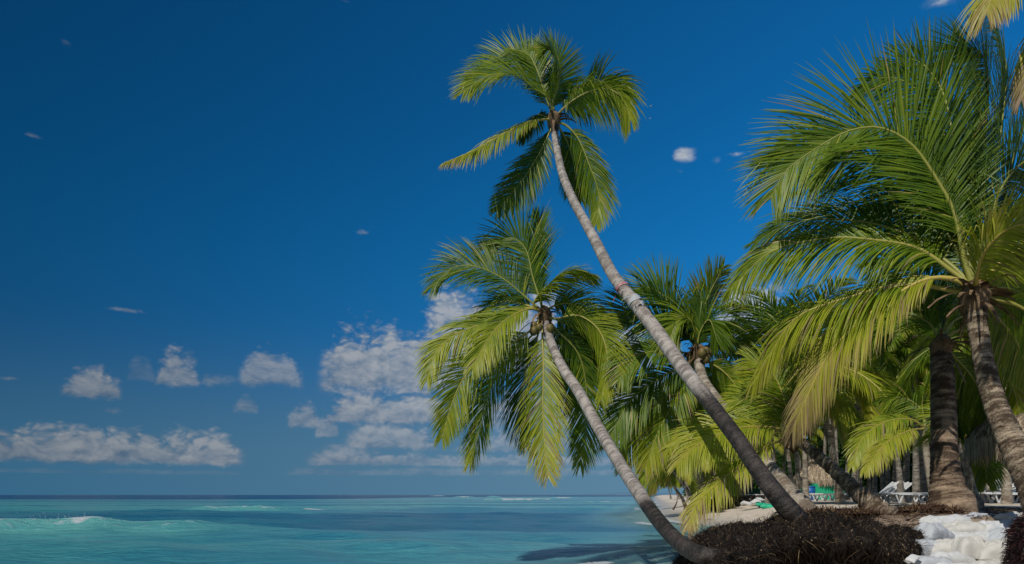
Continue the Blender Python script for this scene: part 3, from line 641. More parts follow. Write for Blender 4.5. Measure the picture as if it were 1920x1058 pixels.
# short palm leaning left over the bank -----------------------------
SM = [(1668,975,12.4,50),(1645,957,12.5,42),(1610,925,12.8,31),(1575,893,13.2,25),(1540,861,13.5,21),(1512,838,13.8,19),(1493,824,14,19)]
small = hero('palm_tree', P(1652, 962, 12.5), 'short palm with notched brown trunk leaning left and yellow-green fronds',
    dict(pts=[x[:3] for x in SM], wpx=[x[3] for x in SM], mat_=BARK_TAN, ring=.15, ringh=.22, wet=[(0, .5), (.2, .38), (.4, .2), (1, 0)], seed=17, ns=20), [
    ([(1486,820),(1455,803),(1394,801),(1345,816),(1301,840),(1270,873)], -1.0, dict(tone=.52, droop=.8, twist=48)),
    ([(1486,820),(1440,800),(1380,797),(1320,803),(1254,838)], .5, dict(tone=.5, droop=.6, twist=50)),
    ([(1484,826),(1443,833),(1394,868),(1345,907),(1306,946),(1289,992)], -1.4, dict(tone=.52, droop=1.0, twist=30, L=.62, dry=.3)),
    ([(1486,820),(1472,755),(1448,700),(1400,672)], .4, dict(tone=.42)),
    ([(1488,820),(1496,745),(1522,685),(1572,668)], .4, dict(tone=.45)),
    ([(1488,820),(1512,780),(1545,757),(1578,762)], .6, dict(tone=.44, L=.5)),
    ([(1486,820),(1485,750),(1475,690),(1455,650)], .8, dict(tone=.38)),
    ([(1486,820),(1455,770),(1415,745),(1365,755)], .8, dict(tone=.42)),
    ], 14, dict(n=64, wid=.036, L=.72, droop=.5, twist=58))
sheath(small, P(1488, 822, 14), .17, 16, 16)

# low bright palm in the middle distance -----------------------------
q = hero('palm_tree', P(1752, 938, 20), 'low palm with pale trunk and bright arching fronds left of the brown trunk',
    dict(pts=[(1753,940,20),(1748,915,20),(1740,870,20),(1735,830,20),(1733,800,20)], wpx=[18,15,13,11.5,11], mat_=BARK_PALE, ring=.12, ringh=.05, seed=19, ns=14), [
    ([(1734,802),(1705,786),(1655,793),(1615,826),(1598,874)], -1.0, dict(tone=.46, twist=42, droop=.8)),
    ([(1734,804),(1705,808),(1660,832),(1621,884)], -1.5, dict(tone=.54, twist=40, droop=.9)),
    ([(1734,800),(1725,765),(1690,745),(1650,755)], .8, dict(tone=.3)),
    ([(1734,800),(1740,760),(1765,735),(1810,745)], .8, dict(tone=.3)),
    ([(1734,802),(1760,790),(1790,810),(1805,850)], .5, dict(tone=.42)),
    ([(1734,800),(1730,750),(1740,705)], .4, dict(tone=.3)),
    ([(1734,804),(1750,830),(1765,870)], -.5, dict(tone=.3)),
    ], 20, dict(n=56, wid=.05, L=.62, droop=.55, twist=55))
r_ = hero('palm_tree', P(1822, 935, 17), 'low palm with yellow fronds between the brown trunk and the big trunk',
    dict(pts=[(1828,938,17),(1820,905,17),(1808,860,17),(1798,828,17)], wpx=[17,14,13,12], mat_=BARK_PALE, ring=.12, ringh=.06, seed=23, ns=14), [
    ([(1798,830),(1810,795),(1840,770),(1880,780)], -.4, dict(tone=.5)),
    ([(1798,830),(1830,805),(1862,812),(1880,850)], -.9, dict(tone=.56)),
    ([(1798,830),(1785,790),(1775,750)], .5, dict(tone=.4)),
    ([(1798,832),(1825,835),(1845,870),(1850,905)], .5, dict(tone=.28)),
    ([(1798,830),(1770,805),(1740,810)], .8, dict(tone=.4)),
    ([(1798,830),(1805,770),(1830,730)], .8, dict(tone=.35)),
    ], 17, dict(n=50, wid=.042, L=.72, droop=.7, twist=48))
wp = hero('palm_tree', P(1573, 940, 24), 'straight slim palm with pale trunk rising behind the notched leaning trunk',
    dict(pts=[(1576,942,24),(1570,905,24),(1562,860,24),(1557,800,24),(1554,745,24)], wpx=[18,15.5,13.5,12,11], mat_=BARK_PALE, ring=.12, ringh=.05, seed=27, ns=14), [
    ([(1554,742),(1580,722),(1612,728),(1632,760),(1636,800)], -.8, dict(tone=.5)),
    ([(1554,742),(1590,710),(1640,718),(1684,775)], .4, dict(tone=.4)),
    ([(1554,742),(1535,715),(1500,720),(1480,765)], -.4, dict(tone=.44)),
    ([(1554,742),(1545,690),(1515,655),(1470,655)], .8, dict(tone=.32)),
    ([(1554,742),(1562,690),(1595,650),(1640,655)], .8, dict(tone=.32)),
    ([(1554,742),(1575,760),(1600,800),(1606,845)], .4, dict(tone=.32)),
    ([(1554,742),(1530,765),(1515,810)], .4, dict(tone=.4)),
    ([(1554,742),(1552,690),(1545,640)], .2, dict(tone=.3)),
    ], 24, dict(n=50, wid=.055, L=.85, droop=.7, twist=50))
# palm outside the frame whose fronds hang into the corner
ov = hero('palm_tree', P(2190, 1050, 8.5), 'palm beyond the top right corner with dry yellow leaf tips hanging in',
    dict(pts=[(2200,1060,8.5),(2150,700,8.3),(2080,300,8.2),(2040,-60,8.2)], wpx=[90,60,52,50], mat_=BARK_TAN, ring=.09, ringh=.08, seed=31, ns=20), [
    ([(2040,-80),(1980,-90),(1915,-62),(1868,-20),(1850,25)], -.4, dict(tone=.50, twist=25, droop=1.4, dry=.3, L=.62)),
    ([(2040,-80),(1995,-20),(1955,60),(1930,140),(1916,185)], -.3, dict(tone=.60, twist=20, droop=1.5, dry=.55, L=.5)),
    ([(2040,-80),(2100,-100),(2200,-60),(2260,80)], 0, dict(tone=.45)),
    ([(2040,-80),(2060,-180),(2000,-300),(1900,-340)], .6, dict(tone=.35)),
    ([(2040,-80),(2100,-190),(2200,-260)], .6, dict(tone=.35)),
    ([(2040,-80),(2120,0),(2150,150)], .6, dict(tone=.4)),
    ], 8.2, dict(n=70, wid=.034, L=.7, droop=.6, twist=45))

# ribbon and rag tied round the tall trunk ---------------------------
RED = simple('red_ribbon', (.50, .06, .09), (.62, .22, .26), 30, .6, .2)
RAG = simple('white_rag', (.44, .45, .47), (.34, .36, .38), 20, .8, .1, .01)
def band(name, label, cat, c, ax, r, wv, m, tails, seed):
    g = np.random.default_rng(seed); ax = nrm(np.array(ax, float)); root = empty(name, c, label=label, cat=cat)
    s = nrm(np.cross(ax, (0, 1, 0))); n = np.cross(ax, s); a = np.linspace(0, 2 * math.pi, 40, endpoint=False); rows = []
    for j in range(5):
        k = (j / 4 - .5); wob = 1 + .05 * np.sin(a * 3 + j * 2) + .05 * g.random(40)
        rows.append((s * np.cos(a)[:, None] + n * np.sin(a)[:, None]) * (r * wob)[:, None] + ax * (k * wv * (1 + .4 * np.sin(a * 2 + seed)) + .35 * wv * np.sin(a + seed))[:, None])
    link('wrap', mesh('wrap', np.vstack(rows), grid_faces(5, 40, True), m), root)
    for (p, w2) in tails:
        cc, _ = catmull(p, 14); cc = cc - np.array(c); tt = np.linspace(0, 1, 14)[:, None]; side = np.array([.5, .3, .7]) / .91
        sw = side * w2 * (.6 + .7 * g.random((14, 1))) * (1 - .5 * tt)
        V = np.stack([cc - sw, cc + sw + np.array([0, -.012, 0]), cc - sw * .1 + np.array([0, .02, 0])], 1).reshape(-1, 3)
        link('loose_end', mesh('loose_end', V, grid_faces(14, 3), m), root)
    return root
ax = P(1150, 517, 15.5) - P(1190, 568, 14.8)
band('ribbon', 'red ribbon knotted round the tall leaning trunk above the white rag', 'ribbon', P(1168, 541, 15.15), ax, .136, .04, RED,
     [([P(1160, 548, 15.0), P(1154, 556, 14.95), P(1149, 566, 14.9)], .022), ([P(1161, 546, 15.0), P(1160, 540, 14.9), P(1164, 535, 14.9)], .02)], 2)
ax = P(1170, 543, 15.1) - P(1205, 590, 14.5)
band('rag', 'torn white cloth tied round the tall leaning trunk below the red ribbon', 'cloth', P(1190, 567, 14.8), ax, .140, .13, RAG,
     [([P(1180, 556, 14.55), P(1170, 560, 14.5), P(1162, 569, 14.5)], .03), ([P(1196, 572, 14.5), P(1202, 566, 14.45), P(1207, 572, 14.45)], .05), ([P(1190, 573, 14.5), P(1192, 582, 14.5), P(1190, 588, 14.5)], .03)], 4)

# ------------------------------------------------------------------ grove of further palms
def generic(kind, tone, seed, m=46, wid=.07):
    g = np.random.default_rng(seed)
    sh = {'up': [(0, 0, 0), (.5, 0, .95), (1.1, .1, 1.75), (1.8, .15, 2.2), (2.5, .1, 2.2)],
          'mid': [(0, 0, 0), (.8, 0, .55), (1.6, .05, .8), (2.4, .1, .65), (3.1, .1, .1)],
          'low': [(0, 0, 0), (.8, 0, .15), (1.6, 0, -.1), (2.3, .05, -.7), (2.75, .05, -1.5)],
          'hang': [(0, 0, 0), (.5, 0, -.1), (1.0, 0, -.6), (1.3, .05, -1.4), (1.45, .05, -2.3)]}[kind]
    V, Fq, tn, rv, rf, rt = frond_arrays([np.array(p) for p in sh], twist=g.uniform(-25, 25), L=.85, n=m, wid=wid, droop={'up': .4, 'mid': .7, 'low': .8, 'hang': .5}[kind], tone=tone, seed=seed, petiole=.18, seg=3, dry=.1 if kind != 'hang' else .35, ribr=.03)
    mi = np.concatenate([np.zeros(len(Fq)), np.ones(len(rf))])
    return mesh('frond', np.vstack([V, rv]), [Fq, rf + len(V)], [LEAF, RIB], smooth=False, mi=mi, attrs={'tone': np.concatenate([tn, rt])})
GEN = {k: [generic(k, tn, 900 + i * 7 + j) for j, tn in enumerate(tones)] for i, (k, tones) in enumerate((('up', (.24, .34)), ('mid', (.24, .34, .46)), ('low', (.28, .38, .5)), ('hang', (.34, .46))))}
rg = random.Random(5)
def grove_palm(base, top, r0, r1, label, group, nf=16, scale=1.0, bright=0, m=BARK_FAR, lean=(0, 0)):
    root = empty('palm_tree', base, label=label, cat='palm tree', group=group)
    b, t_ = np.array(base, float), np.array(top, float); h = t_ - b
    pts = [b - h * .02, b + h * .25 * np.array([.55, .55, 1]) , b + h * .6 * np.array([.85, .85, 1]), t_]
    c4, ln = catmull(np.column_stack([np.array(pts), [r0 * 1.25, r0 * .85, (r0 + r1) * .42, r1]]), 44)
    trunk_at(root, c4, ln, m, .16, .06, None, 10, rg.randrange(999), .05)
    k = 0
    for i in range(nf):
        f = i / nf; kind = 'up' if f < .28 else 'mid' if f < .58 else 'low' if f < .86 else 'hang'
        opts = GEN[kind]; j = min(len(opts) - 1, max(0, rg.randrange(len(opts)) + bright))
        o = link('frond', opts[j], root, tuple(t_ - b)); o.rotation_euler = (rg.uniform(-.12, .12), rg.uniform(-.15, .15), i * 2.4 + rg.uniform(-.3, .3))
        s = scale * rg.uniform(.85, 1.12); o.scale = (s, s, s)
    return root
def gp(px, d, ytop, wpx, dx=0, label=None, group='palms of the shaded grove', **kw):
    x = (px - 960) / F * d; z = hz(x, d) - .05
    tp = P(px + dx, ytop, d + rg.uniform(-.8, .8)); r0 = wpx * d / F / 2
    return grove_palm((x, d, z), tuple(tp), r0 * 1.15, r0 * .7, label, group, **kw)
SH = 'slim grey palm standing among many in the shaded grove behind the loungers'
near = [
 (1488, 26, 690, 9, -34, 'palm with thin dark trunk, leftmost of three close together beside the hut'),
 (1498, 25, 715, 9, -14, 'palm with thin straight trunk, middle one of three beside the hut'),
 (1511, 24, 700, 10.5, -8, 'palm with paler bent trunk, rightmost of three close together beside the hut'),
 (1888, 22, 640, 15, -10, 'palm with pale straight trunk just left of the big ringed trunk'),
 (1856, 26, 650, 10, -12, 'thin palm with pale trunk behind the raised lounger backs'),
 (1835, 30, 655, 10, -15, 'dim palm trunk behind the raised white lounger backs'),
 (1690, 30, 670, 10, -38, 'palm whose dim trunk leans left above the row of loungers'),
 (1718, 31, 660, 12, -4, 'grey upright palm behind the gap between two lounger groups'),
 (1600, 34, 690, 9, 14, 'dim palm leaning right beside the green hut wall'),
 (1612, 36, 685, 9, -10, 'dim palm leaning left beside the green hut wall'),
 (1676, 34, 690, 9, 18, 'dim palm leaning right above the row of loungers'),
 (1730, 33, 670, 11, -18, 'grey palm leaning left beside the low bright palm'),
 (1905, 27, 660, 16, 6, 'thick dim palm trunk partly hidden by the big ringed trunk'),
]
for (px, d, yt, wp_, dx, lb) in near:
    gp(px, d, yt, wp_, dx, lb, nf=15, m=BARK_PALE if d < 27 else BARK_FAR, bright=0)
for (px, d, yt, wp_, dx) in [(1640,40,700,8,4),(1655,45,720,7,-8),(1665,38,690,8,-6),(1700,42,700,8,10),(1745,44,690,8,-6),(1762,36,660,9,10),(1790,40,670,8,-8),(1810,44,690,8,6),
        (1825,38,650,9,-6),(1868,40,670,8,10),(1880,46,690,8,-4),(1925,38,640,10,6),(1950,30,600,12,4),(1980,36,640,10,-6),(1588,44,720,8,6),(1570,52,730,8,-6),(1545,60,740,7,4),
        (1520,62,750,7,-4),(1630,52,730,7,-6),(1680,50,725,7,8),(1720,54,730,7,-5),(1775,56,730,7,6),(1850,56,725,7,-6),(1905,54,720,7,6),(1960,50,700,8,0),(2010,42,660,9,0),(1695,60,740,6,3),(1800,62,745,6,-3),(1860,64,745,6,3),(1740,64,745,6,0),(1655,64,750,6,0),(2050,34,620,10,0),(1605,62,745,6,3),(1925,64,740,6,0)]:
    where = ('behind the thatched green hut' if px < 1560 else 'between the hut and the long lounger row' if px < 1650 else 'behind the long row of loungers' if px < 1720 else
             'behind the brown flared trunk' if px < 1790 else 'between the flared trunk and the big ringed trunk' if px < 1900 else 'behind the big ringed trunk')
    gp(px, d, yt, wp_, dx, 'slim grey palm in the grove ' + where, nf=16, scale=1.05)
far_l = [
 (1312, 52, 872, 8, -58, 'far palm leaning steeply left over the shallows'),
 (1322, 54, 850, 8, -34, 'far palm leaning left just right of the steep leaning one'),
 (1330, 58, 862, 7, -22, 'far straight-trunked palm behind the long hanging frond'),
 (1342, 60, 850, 7, -14, 'far palm with pale trunk foot near the small white sandbags'),
 (1285, 78, 885, 6, -44, 'farthest leaning palm at the tip of the beach'),
]
for (px, d, yt, wp_, dx, lb) in far_l: gp(px, d, yt, wp_, dx, lb, 'palms at the far end of the beach', nf=15, scale=1.0)
FL = 'palm standing in the dense stand at the far end of the beach'
for (px, d, yt, wp_, dx) in [(1300,80,875,5,-30),(1320,85,870,5,-16),(1350,70,850,6,-20),(1370,75,850,6,-12),(1390,66,835,6,-10),(1410,70,825,6,-6),(1430,62,820,7,-6),(1450,66,815,6,0),(1470,70,820,6,0),(1365,60,840,6,-8),
        (1290,120,895,4,-14),(1272,150,900,4,-12),(1310,110,890,4,-10),(1335,100,880,4,-6),(1362,95,868,5,-6),(1395,90,855,5,0),(1425,90,845,5,0),(1455,55,790,8,-10),(1480,80,830,5,0),(1500,76,800,6,0),(1258,190,906,3,-8),(1440,48,770,8,-20)]:
    gp(px, d, yt, wp_, dx, FL, 'palms at the far end of the beach', nf=14)

# thicket behind the grove, leaves toned dark to stand in for canopy shade ------------------------------------
def thicket():
    g = np.random.default_rng(77); n = 60000
    px = g.uniform(1285, 2150, n); f = (px - 1285) / 865
    d = np.interp(px, [1285, 1400, 1500, 1600, 2150], [170, 100, 82, 70, 62]) + g.uniform(0, 14, n)
    x = (px - 960) / F * d; z0 = 1.25
    top = np.interp(px, [1285, 1400, 1500, 1600, 2150], [3.0, 5.0, 6.5, 8.5, 10.0]) * (.75 + .5 * fbm(px * .02, px * 0, 5, 3))
    z = z0 + top * g.random(n) ** .85
    ln = g.uniform(.5, 1.2, n); a = g.uniform(0, 6.28, n); e = g.normal(-.1, .6, n)
    D = np.stack([np.cos(a) * np.cos(e), np.sin(a) * np.cos(e), np.sin(e)], 1); S = nrm(np.cross(D, g.normal(0, 1, (n, 3)))); c = np.stack([x, d, z], 1)
    hw = (ln * g.uniform(.06, .16, n))[:, None]
    V = np.stack([c, c + D * ln[:, None] * .5 - S * hw, c + D * ln[:, None] - np.array([0, 0, .1]), c + D * ln[:, None] * .5 + S * hw], 1).reshape(-1, 3)
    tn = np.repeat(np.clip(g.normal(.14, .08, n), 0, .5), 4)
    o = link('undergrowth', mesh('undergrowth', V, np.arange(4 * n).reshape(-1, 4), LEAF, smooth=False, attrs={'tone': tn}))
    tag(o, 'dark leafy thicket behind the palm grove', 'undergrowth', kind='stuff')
thicket()

# ------------------------------------------------------------------ root mounds
def fibres(V, Fq, n, seed, lmin=.06, lmax=.2, wid=.007, down=.9, out=.5, bias=None, tone=(0, .8), pale=.06, keep=None, mess=.5, chip=False):
    g = np.random.default_rng(seed); a, b, c, d = (V[Fq[:, i]] for i in range(4))
    ar = np.linalg.norm(np.cross(c - a, d - b), axis=1); nn = nrm(np.cross(c - a, d - b))
    i = g.choice(len(Fq), n, p=ar / ar.sum()); u, v = g.random((n, 1)), g.random((n, 1))
    p = (a[i] * (1 - u) + b[i] * u) * (1 - v) + (d[i] * (1 - u) + c[i] * u) * v; no = nn[i]
    if keep is not None: k = keep(p); p, no = p[k], no[k]; n = len(p)
    D = nrm(no * out + np.array([0, 0, -down]) + g.normal(0, mess, (n, 3)))
    ln = g.uniform(lmin, lmax, n)[:, None]; S = nrm(np.cross(D, no) + .3 * g.normal(0, 1, (n, 3))); w_ = wid * g.uniform(.6, 1.4, (n, 1))
    chips = g.random(n) < pale
    if chip: ln = np.where(chips[:, None], ln * .42, ln); w_ = np.where(chips[:, None], w_ * 1.5, w_); p = p + no * .012 * chips[:, None]
    p = p - no * .01; m = p + D * ln * .55 + no * ln * .18; e = p + D * ln + np.array([0, 0, -1]) * ln * .25
    VV = np.stack([p - S * w_, p + S * w_, m - S * w_ * .8, m + S * w_ * .8, e], 1).reshape(-1, 3); k = np.arange(n)[:, None] * 5
    tn = g.uniform(*tone, n); tn = np.where(chips, g.uniform(.88, 1, n), tn)
    return VV, [k + np.array([[0, 1, 3, 2]]), k + np.array([[2, 3, 4]])], np.repeat(tn, 5)
def loft(lines, nu, nv, amp, seed, sc_=3.0):
    """lines: list of polylines (same direction) -> displaced surface"""
    L = np.stack([catmull(l, nu)[0] for l in lines]); out = np.stack([catmull(L[:, i], nv)[0] for i in range(nu)], 1)
    du = np.gradient(out, axis=1); dv = np.gradient(out, axis=0); n = nrm(np.cross(du, dv))
    dsp = fbm(out[..., 0] * sc_ + out[..., 1], out[..., 2] * sc_ + out[..., 1] * sc_ * .7, seed, 4) - .5
    out = out + n * (dsp * amp * 2.4)[..., None]
    return out.reshape(-1, 3), grid_faces(nv, nu)
def root_mass(name, label, lines, nf, seed, mat_, nu=80, nv=26, amp=.07, flip=False, extra=0, **kw):
    V, Fq = loft(lines, nu, nv, amp, seed)
    gr = V.reshape(nv, nu, 3); V = (gr + np.stack([0 * gr[..., 0], -(fbm(gr[..., 0] * 9, gr[..., 2] * 9, seed + 5, 3) - .5) * amp * .9, (fbm(gr[..., 0] * 8 + 4, gr[..., 1] * 8, seed + 6, 3) - .5) * amp * .6], -1)).reshape(-1, 3)
    if flip: Fq = Fq[:, ::-1]
    base = V.mean(0); base[2] = V[:, 2].min(); root = empty(name, base, label=label, cat='root mass', group='matted palm roots')
    g = np.random.default_rng(seed)
    link('root_ball', mesh('root_ball', V - base, Fq, mat_, attrs={'tone': np.clip(g.normal(.4, .2, len(V)), 0, .8)}), root)
    VV, FF, tn = fibres(V, Fq, nf, seed + 1, **kw)
    o = link('root_fibres', mesh('root_fibres', VV - base, FF, mat_, smooth=False, attrs={'tone': tn}), root); o['kind'] = 'stuff'
    if extra:      # long stringy roots lying over the mat
        VV, FF, tn = fibres(V, Fq, extra, seed + 2, .10, .34, .0024, .55, .10, tone=(.35, .92), pale=.08, mess=.75)
        o = link('long_roots', mesh('long_roots', VV - base, FF, mat_, smooth=False, attrs={'tone': tn}), root); o['kind'] = 'stuff'
    return root
sil = [(1318,1062,9.1),(1332,1032,9.2),(1352,1013,9.5),(1400,1000,9.9),(1450,984,10.3),(1485,972,10.5),(1520,967,10.6),(1555,971,10.6),(1600,979,10.5),(1650,987,10.45),(1688,993,10.5),(1708,999,10.55),(1722,1034,10.5)]
def off(line, dd, dz, dx=0): return [P(*p) + np.array([dx, dd, dz]) for p in line]
main_lines = [off(sil, 1.6, -.35), off(sil, .8, -.06), off(sil, 0, 0), off(sil, -.34, -.10), off(sil, -.50, -.26), off(sil, -.30, -.5), off(sil, .0, -.75), off(sil, .1, -1.2)]
root_mass('root_mound', 'long dark mound of matted fibrous roots under the two leaning palms', main_lines, 110000, 4, ROOT, 170, 60, .19, flip=True, extra=11000, lmin=.02, lmax=.10, wid=.0030, pale=.05, down=.6, out=.22, mess=.7, tone=(0, .66), chip=True)
right = [(1936,1075,8.4),(1937,1030,8.5),(1942,1000,8.6),(1953,977,8.7),(1975,959,8.8),(2010,950,8.9),(2080,950,8.9)]
root_mass('root_mound', 'dark reddish root clump cut by the right edge beside the sandbags', [off(right, .7, -.1, .15), off(right, .25, 0), off(right, -.1, -.05), off(right, -.35, -.25, .12), off(right, -.4, -.8, .1)], 14000, 9, ROOTRED, 50, 24, .06, flip=True, lmin=.05, lmax=.14, wid=.005, pale=.04)
farm = [(1338,946,56),(1350,937,56),(1375,934.5,57),(1410,934,58),(1450,934,58),(1485,934,57),(1510,936,56)]
root_mass('root_mound', 'far dark root bank above the small white sandbags', [off(farm, 3, -.1), off(farm, .6, 0), off(farm, 0, -.05), off(farm, -.3, -.3), off(farm, -.3, -.9)], 6000, 14, ROOT, 60, 14, .12, flip=True, lmin=.15, lmax=.5, wid=.03, pale=.05)
def skirt(name, label, px, py, d, r, h, seed, n=7000, mat_=LITTER, sx=1.0):
    c = P(px, py, d); a = np.linspace(0, 2 * math.pi, 40, endpoint=False); rows = []
    for f in np.linspace(0, 1, 10):
        rr = r * (.42 + .58 * f ** 1.4) * (1 + .25 * (fbm(np.cos(a) * 2 + 5, np.sin(a) * 2 + f, seed, 3) - .5)); z = h * (1 - f) ** 1.2
        rows.append(np.stack([c[0] + rr * np.cos(a) * sx, c[1] + rr * np.sin(a), np.full(40, c[2] + z)], 1))
    V = np.vstack(rows); Fq = grid_faces(10, 40, True)[:, ::-1]; base = c
    root = empty(name, base, label=label, cat='root mass', group='matted palm roots')
    link('root_ball', mesh('root_ball', V - base, Fq, mat_, attrs={'tone': np.full(len(V), .25)}), root)
    VV, FF, tn = fibres(V, Fq, n, seed, .04, .16, .006, .6, .5, tone=(0, .7), pale=.12)
    o = link('root_fibres', mesh('root_fibres', VV - base, FF, mat_, smooth=False, attrs={'tone': tn}), root); o['kind'] = 'stuff'
skirt('root_skirt', 'brown hairy skirt of roots round the foot of the brown flared trunk', 1748, 957, 12.8, .46, .10, 21, 2200, sx=1.25)
skirt('root_skirt', 'flat patch of reddish root litter left of the notched leaning trunk', 1572, 962, 12.0, .5, .05, 22, 2200, LITTER, 1.3)
skirt('root_skirt', 'small root heap at the foot of the dim trunk at the right edge', 1907, 934, 27, .7, .3, 23, 2500)

# loose litter strewn over the bank ----------------------------------
def litter():
    g = np.random.default_rng(31); n = 9000
    px = g.uniform(1500, 1960, n); d = 10.2 + 6 * g.random(n) ** 1.6; x = (px - 960) / F * d; keep = fbm(x * .8, d * .8, 8, 3) > .42; x, d = x[keep], d[keep]; n = len(x)
    c = np.stack([x, d, height(x, d) + .008], 1); a = g.normal(.1, .8, n); ln = g.uniform(.02, .13, n)[:, None]; D = np.stack([np.cos(a), np.sin(a), g.normal(.05, .12, n)], 1); S = np.stack([-np.sin(a), np.cos(a), g.normal(0, .3, n)], 1) * .0045
    V = np.stack([c - D * ln - S, c - D * ln + S, c + D * ln + S, c + D * ln - S], 1).reshape(-1, 3)
    tag(link('leaf_litter', mesh('leaf_litter', V, np.arange(4 * n).reshape(-1, 4), LITTER, smooth=False, attrs={'tone': np.repeat(g.random(n), 4)})), 'thin dry twigs and fibres strewn over the sandy bank', 'litter', kind='stuff')
litter()
STICK = simple('driftwood', (.05, .035, .025), (.09, .06, .04), 12, .9, .1)
def stick(name, label, cat, pts, r, m=STICK, group=None):
    c, _ = catmull([np.array(p) for p in pts], 14); V, Fq = tube(c, np.linspace(r, r * .35, 14), 6); b = c[0]
    return tag(link(name, mesh(name, V - b, Fq, m), None, tuple(b)), label, cat, group)
def on_row(px, py, d0=30, d1=95):
    for d in np.arange(d0, d1, .25):
        x = (px - 960) / F * d; z = hz(x, d)
        if HZ + (CAMZ - z) / d * F <= py: break
    return (x, d, z)
def gnd(px, d, dz=0): x = (px - 960) / F * d; return (x, d, hz(x, d) + dz)
stick('dead_branch', 'dark thin root lying across the shaded sand behind the sandbags', 'branch', [gnd(1790, 11.6, .02), gnd(1806, 11.9, .05), gnd(1822, 12.4, .04)], .012)
stick('dead_branch', 'dark curved root lying on the sand above the root mound', 'branch', [gnd(1700, 11.5, .02), gnd(1740, 11.9, .03), gnd(1775, 11.8, .02)], .012)
stick('driftwood', 'short dark line of driftwood on the wet cove sand', 'driftwood', [P(1325, 976, 43), P(1335, 975, 43), P(1345, 974.5, 43)], .05)
for (a, b, lb) in (((1262, 956), (1270, 938), 'dark snag standing in the far shallows, nearer the sea'), ((1283, 955), (1285, 940), 'dark snag standing in the far shallows, nearer the beach')):
    stick('snag', lb, 'snag', [P(*a, 62), P((a[0] + b[0]) / 2 + 1, (a[1] + b[1]) / 2, 62), P(*b, 62)], .09)

# ------------------------------------------------------------------ sandbags
BAG = simple('white_woven_plastic', (.58, .59, .60), (.51, .52, .52), 5, .65, .2, .02)
BAGG = simple('green_woven_plastic', (.015, .34, .19), (.03, .42, .25), 5, .5, .3, .01)
def bag_mesh(lx, ly, lz, seed, m=BAG, n=30):
    g = np.random.default_rng(seed)
    u = np.linspace(-1, 1, n); U, V_ = np.meshgrid(u, u, indexing='ij')
    def sheet(s):
        edge = (1 - np.abs(U) ** 3.2) * (1 - np.abs(V_) ** 3.0); th = np.clip(edge, 0, 1) ** .46
        fold = .10 * (fbm(U * 3 + seed, V_ * 1.3, seed, 3) - .5) + .09 * (fbm(U * 1.2 + seed * 2, V_ * 5, seed + 3, 3) - .5)
        pinch = 1 - .12 * (1 - np.abs(U)) ** 0 * np.abs(V_) ** 4 * (1 - U ** 2) - 0 * U
        x = U * lx / 2 * (1 - .06 * (1 - V_ ** 2) * 0 - .05 * np.abs(V_) ** 2 * (1 - np.abs(U))); y = V_ * ly / 2 * pinch * (1 - .10 * np.abs(U) ** 6)
        cr = np.abs(fbm(U * 2.2 + V_ * 1.1 + seed, V_ * 2.6 - U * .9, seed + 11, 3) - .5); z = s * lz / 2 * th * (1 + fold * 2.4) - s * lz * .07 * np.exp(-(cr / .05) ** 2) * th + lz * .22 * (fbm(U * .9 + seed, V_ * .9, seed + 7, 2) - .5)
        z += lz * .10 * np.sin(U * 2.2 + seed) * (np.abs(U) > .4) * s * th
        return np.stack([x, y, z], -1)
    a, b = sheet(1), sheet(-1)
    ed = np.zeros((n, n), bool); ed[[0, -1]] = 1; ed[:, [0, -1]] = 1; b[ed] = a[ed]
    V = np.vstack([a.reshape(-1, 3), b.reshape(-1, 3)]); Fq = grid_faces(n, n)
    return mesh('sandbag', V, np.vstack([Fq[:, ::-1], Fq + n * n]), m)
BAGS = [BAG, simple('cream_woven_plastic', (.55, .54, .515), (.48, .47, .44), 5, .65, .2, .02), simple('grey_white_woven_plastic', (.46, .49, .53), (.41, .43, .46), 5, .65, .2, .02)]
HEM = simple('folded_bag_hem', (.30, .29, .26), (.38, .37, .34), 9, .8, .1)
bags = [ # px, py, depth, length, width, thickness, yaw, pitch, roll, label
 (1774,990,11.5,.86,.50,.26,10,-5,10,'long flat white sandbag on top of the pile, at its left corner'),
 (1846,985,11.6,.90,.50,.24,-5,3,8,'long flat white sandbag along the top of the pile towards the right'),
 (1897,982,11.3,.50,.42,.24,20,-10,10,'small white sandbag on top beside the reddish root clump'),
 (1812,1006,11.0,.70,.46,.30,-12,5,12,'broad white sandbag in the second row, centre'),
 (1868,1003,11.0,.68,.46,.30,9,-4,10,'broad white sandbag in the second row, near the root clump'),
 (1749,1016,10.55,.58,.44,.38,26,16,10,'plump white sandbag with pointed corner at the left of the pile'),
 (1733,1040,10.2,.42,.36,.26,10,4,4,'small white sandbag half under the plump pointed one'),
 (1777,1036,10.15,.50,.38,.26,-8,-6,6,'cream-white sandbag tucked below the plump pointed one'),
 (1800,1022,10.6,.50,.40,.28,-16,8,10,'slumped white sandbag in the third row, left of centre'),
 (1846,1021,10.55,.62,.42,.28,6,-5,10,'slumped white sandbag in the third row, centre'),
 (1891,1021,10.4,.58,.42,.30,-8,4,8,'slumped white sandbag in the third row, by the root clump'),
 (1822,1044,9.95,.46,.40,.36,4,2,0,'round bulging white sandbag in the front row, centre'),
 (1871,1045,9.8,.50,.40,.32,-10,-4,2,'bulging white sandbag in the front row, second from the centre'),
 (1783,1056,9.75,.50,.36,.20,10,0,4,'flat white sandbag low in the front row'),
 (1744,1058,9.65,.48,.36,.16,-12,3,4,'flattened white sandbag at the foot of the pile, left end'),
 (1914,1056,9.35,.42,.36,.24,30,-22,6,'white sandbag with raised corner under the root clump'),
 (1850,1072,9.3,.60,.40,.2,5,0,4,'white sandbag at the very bottom of the pile'),
 (1800,1076,9.2,.60,.40,.18,-6,0,4,'white sandbag sunk in sand at the bottom of the pile'),
]
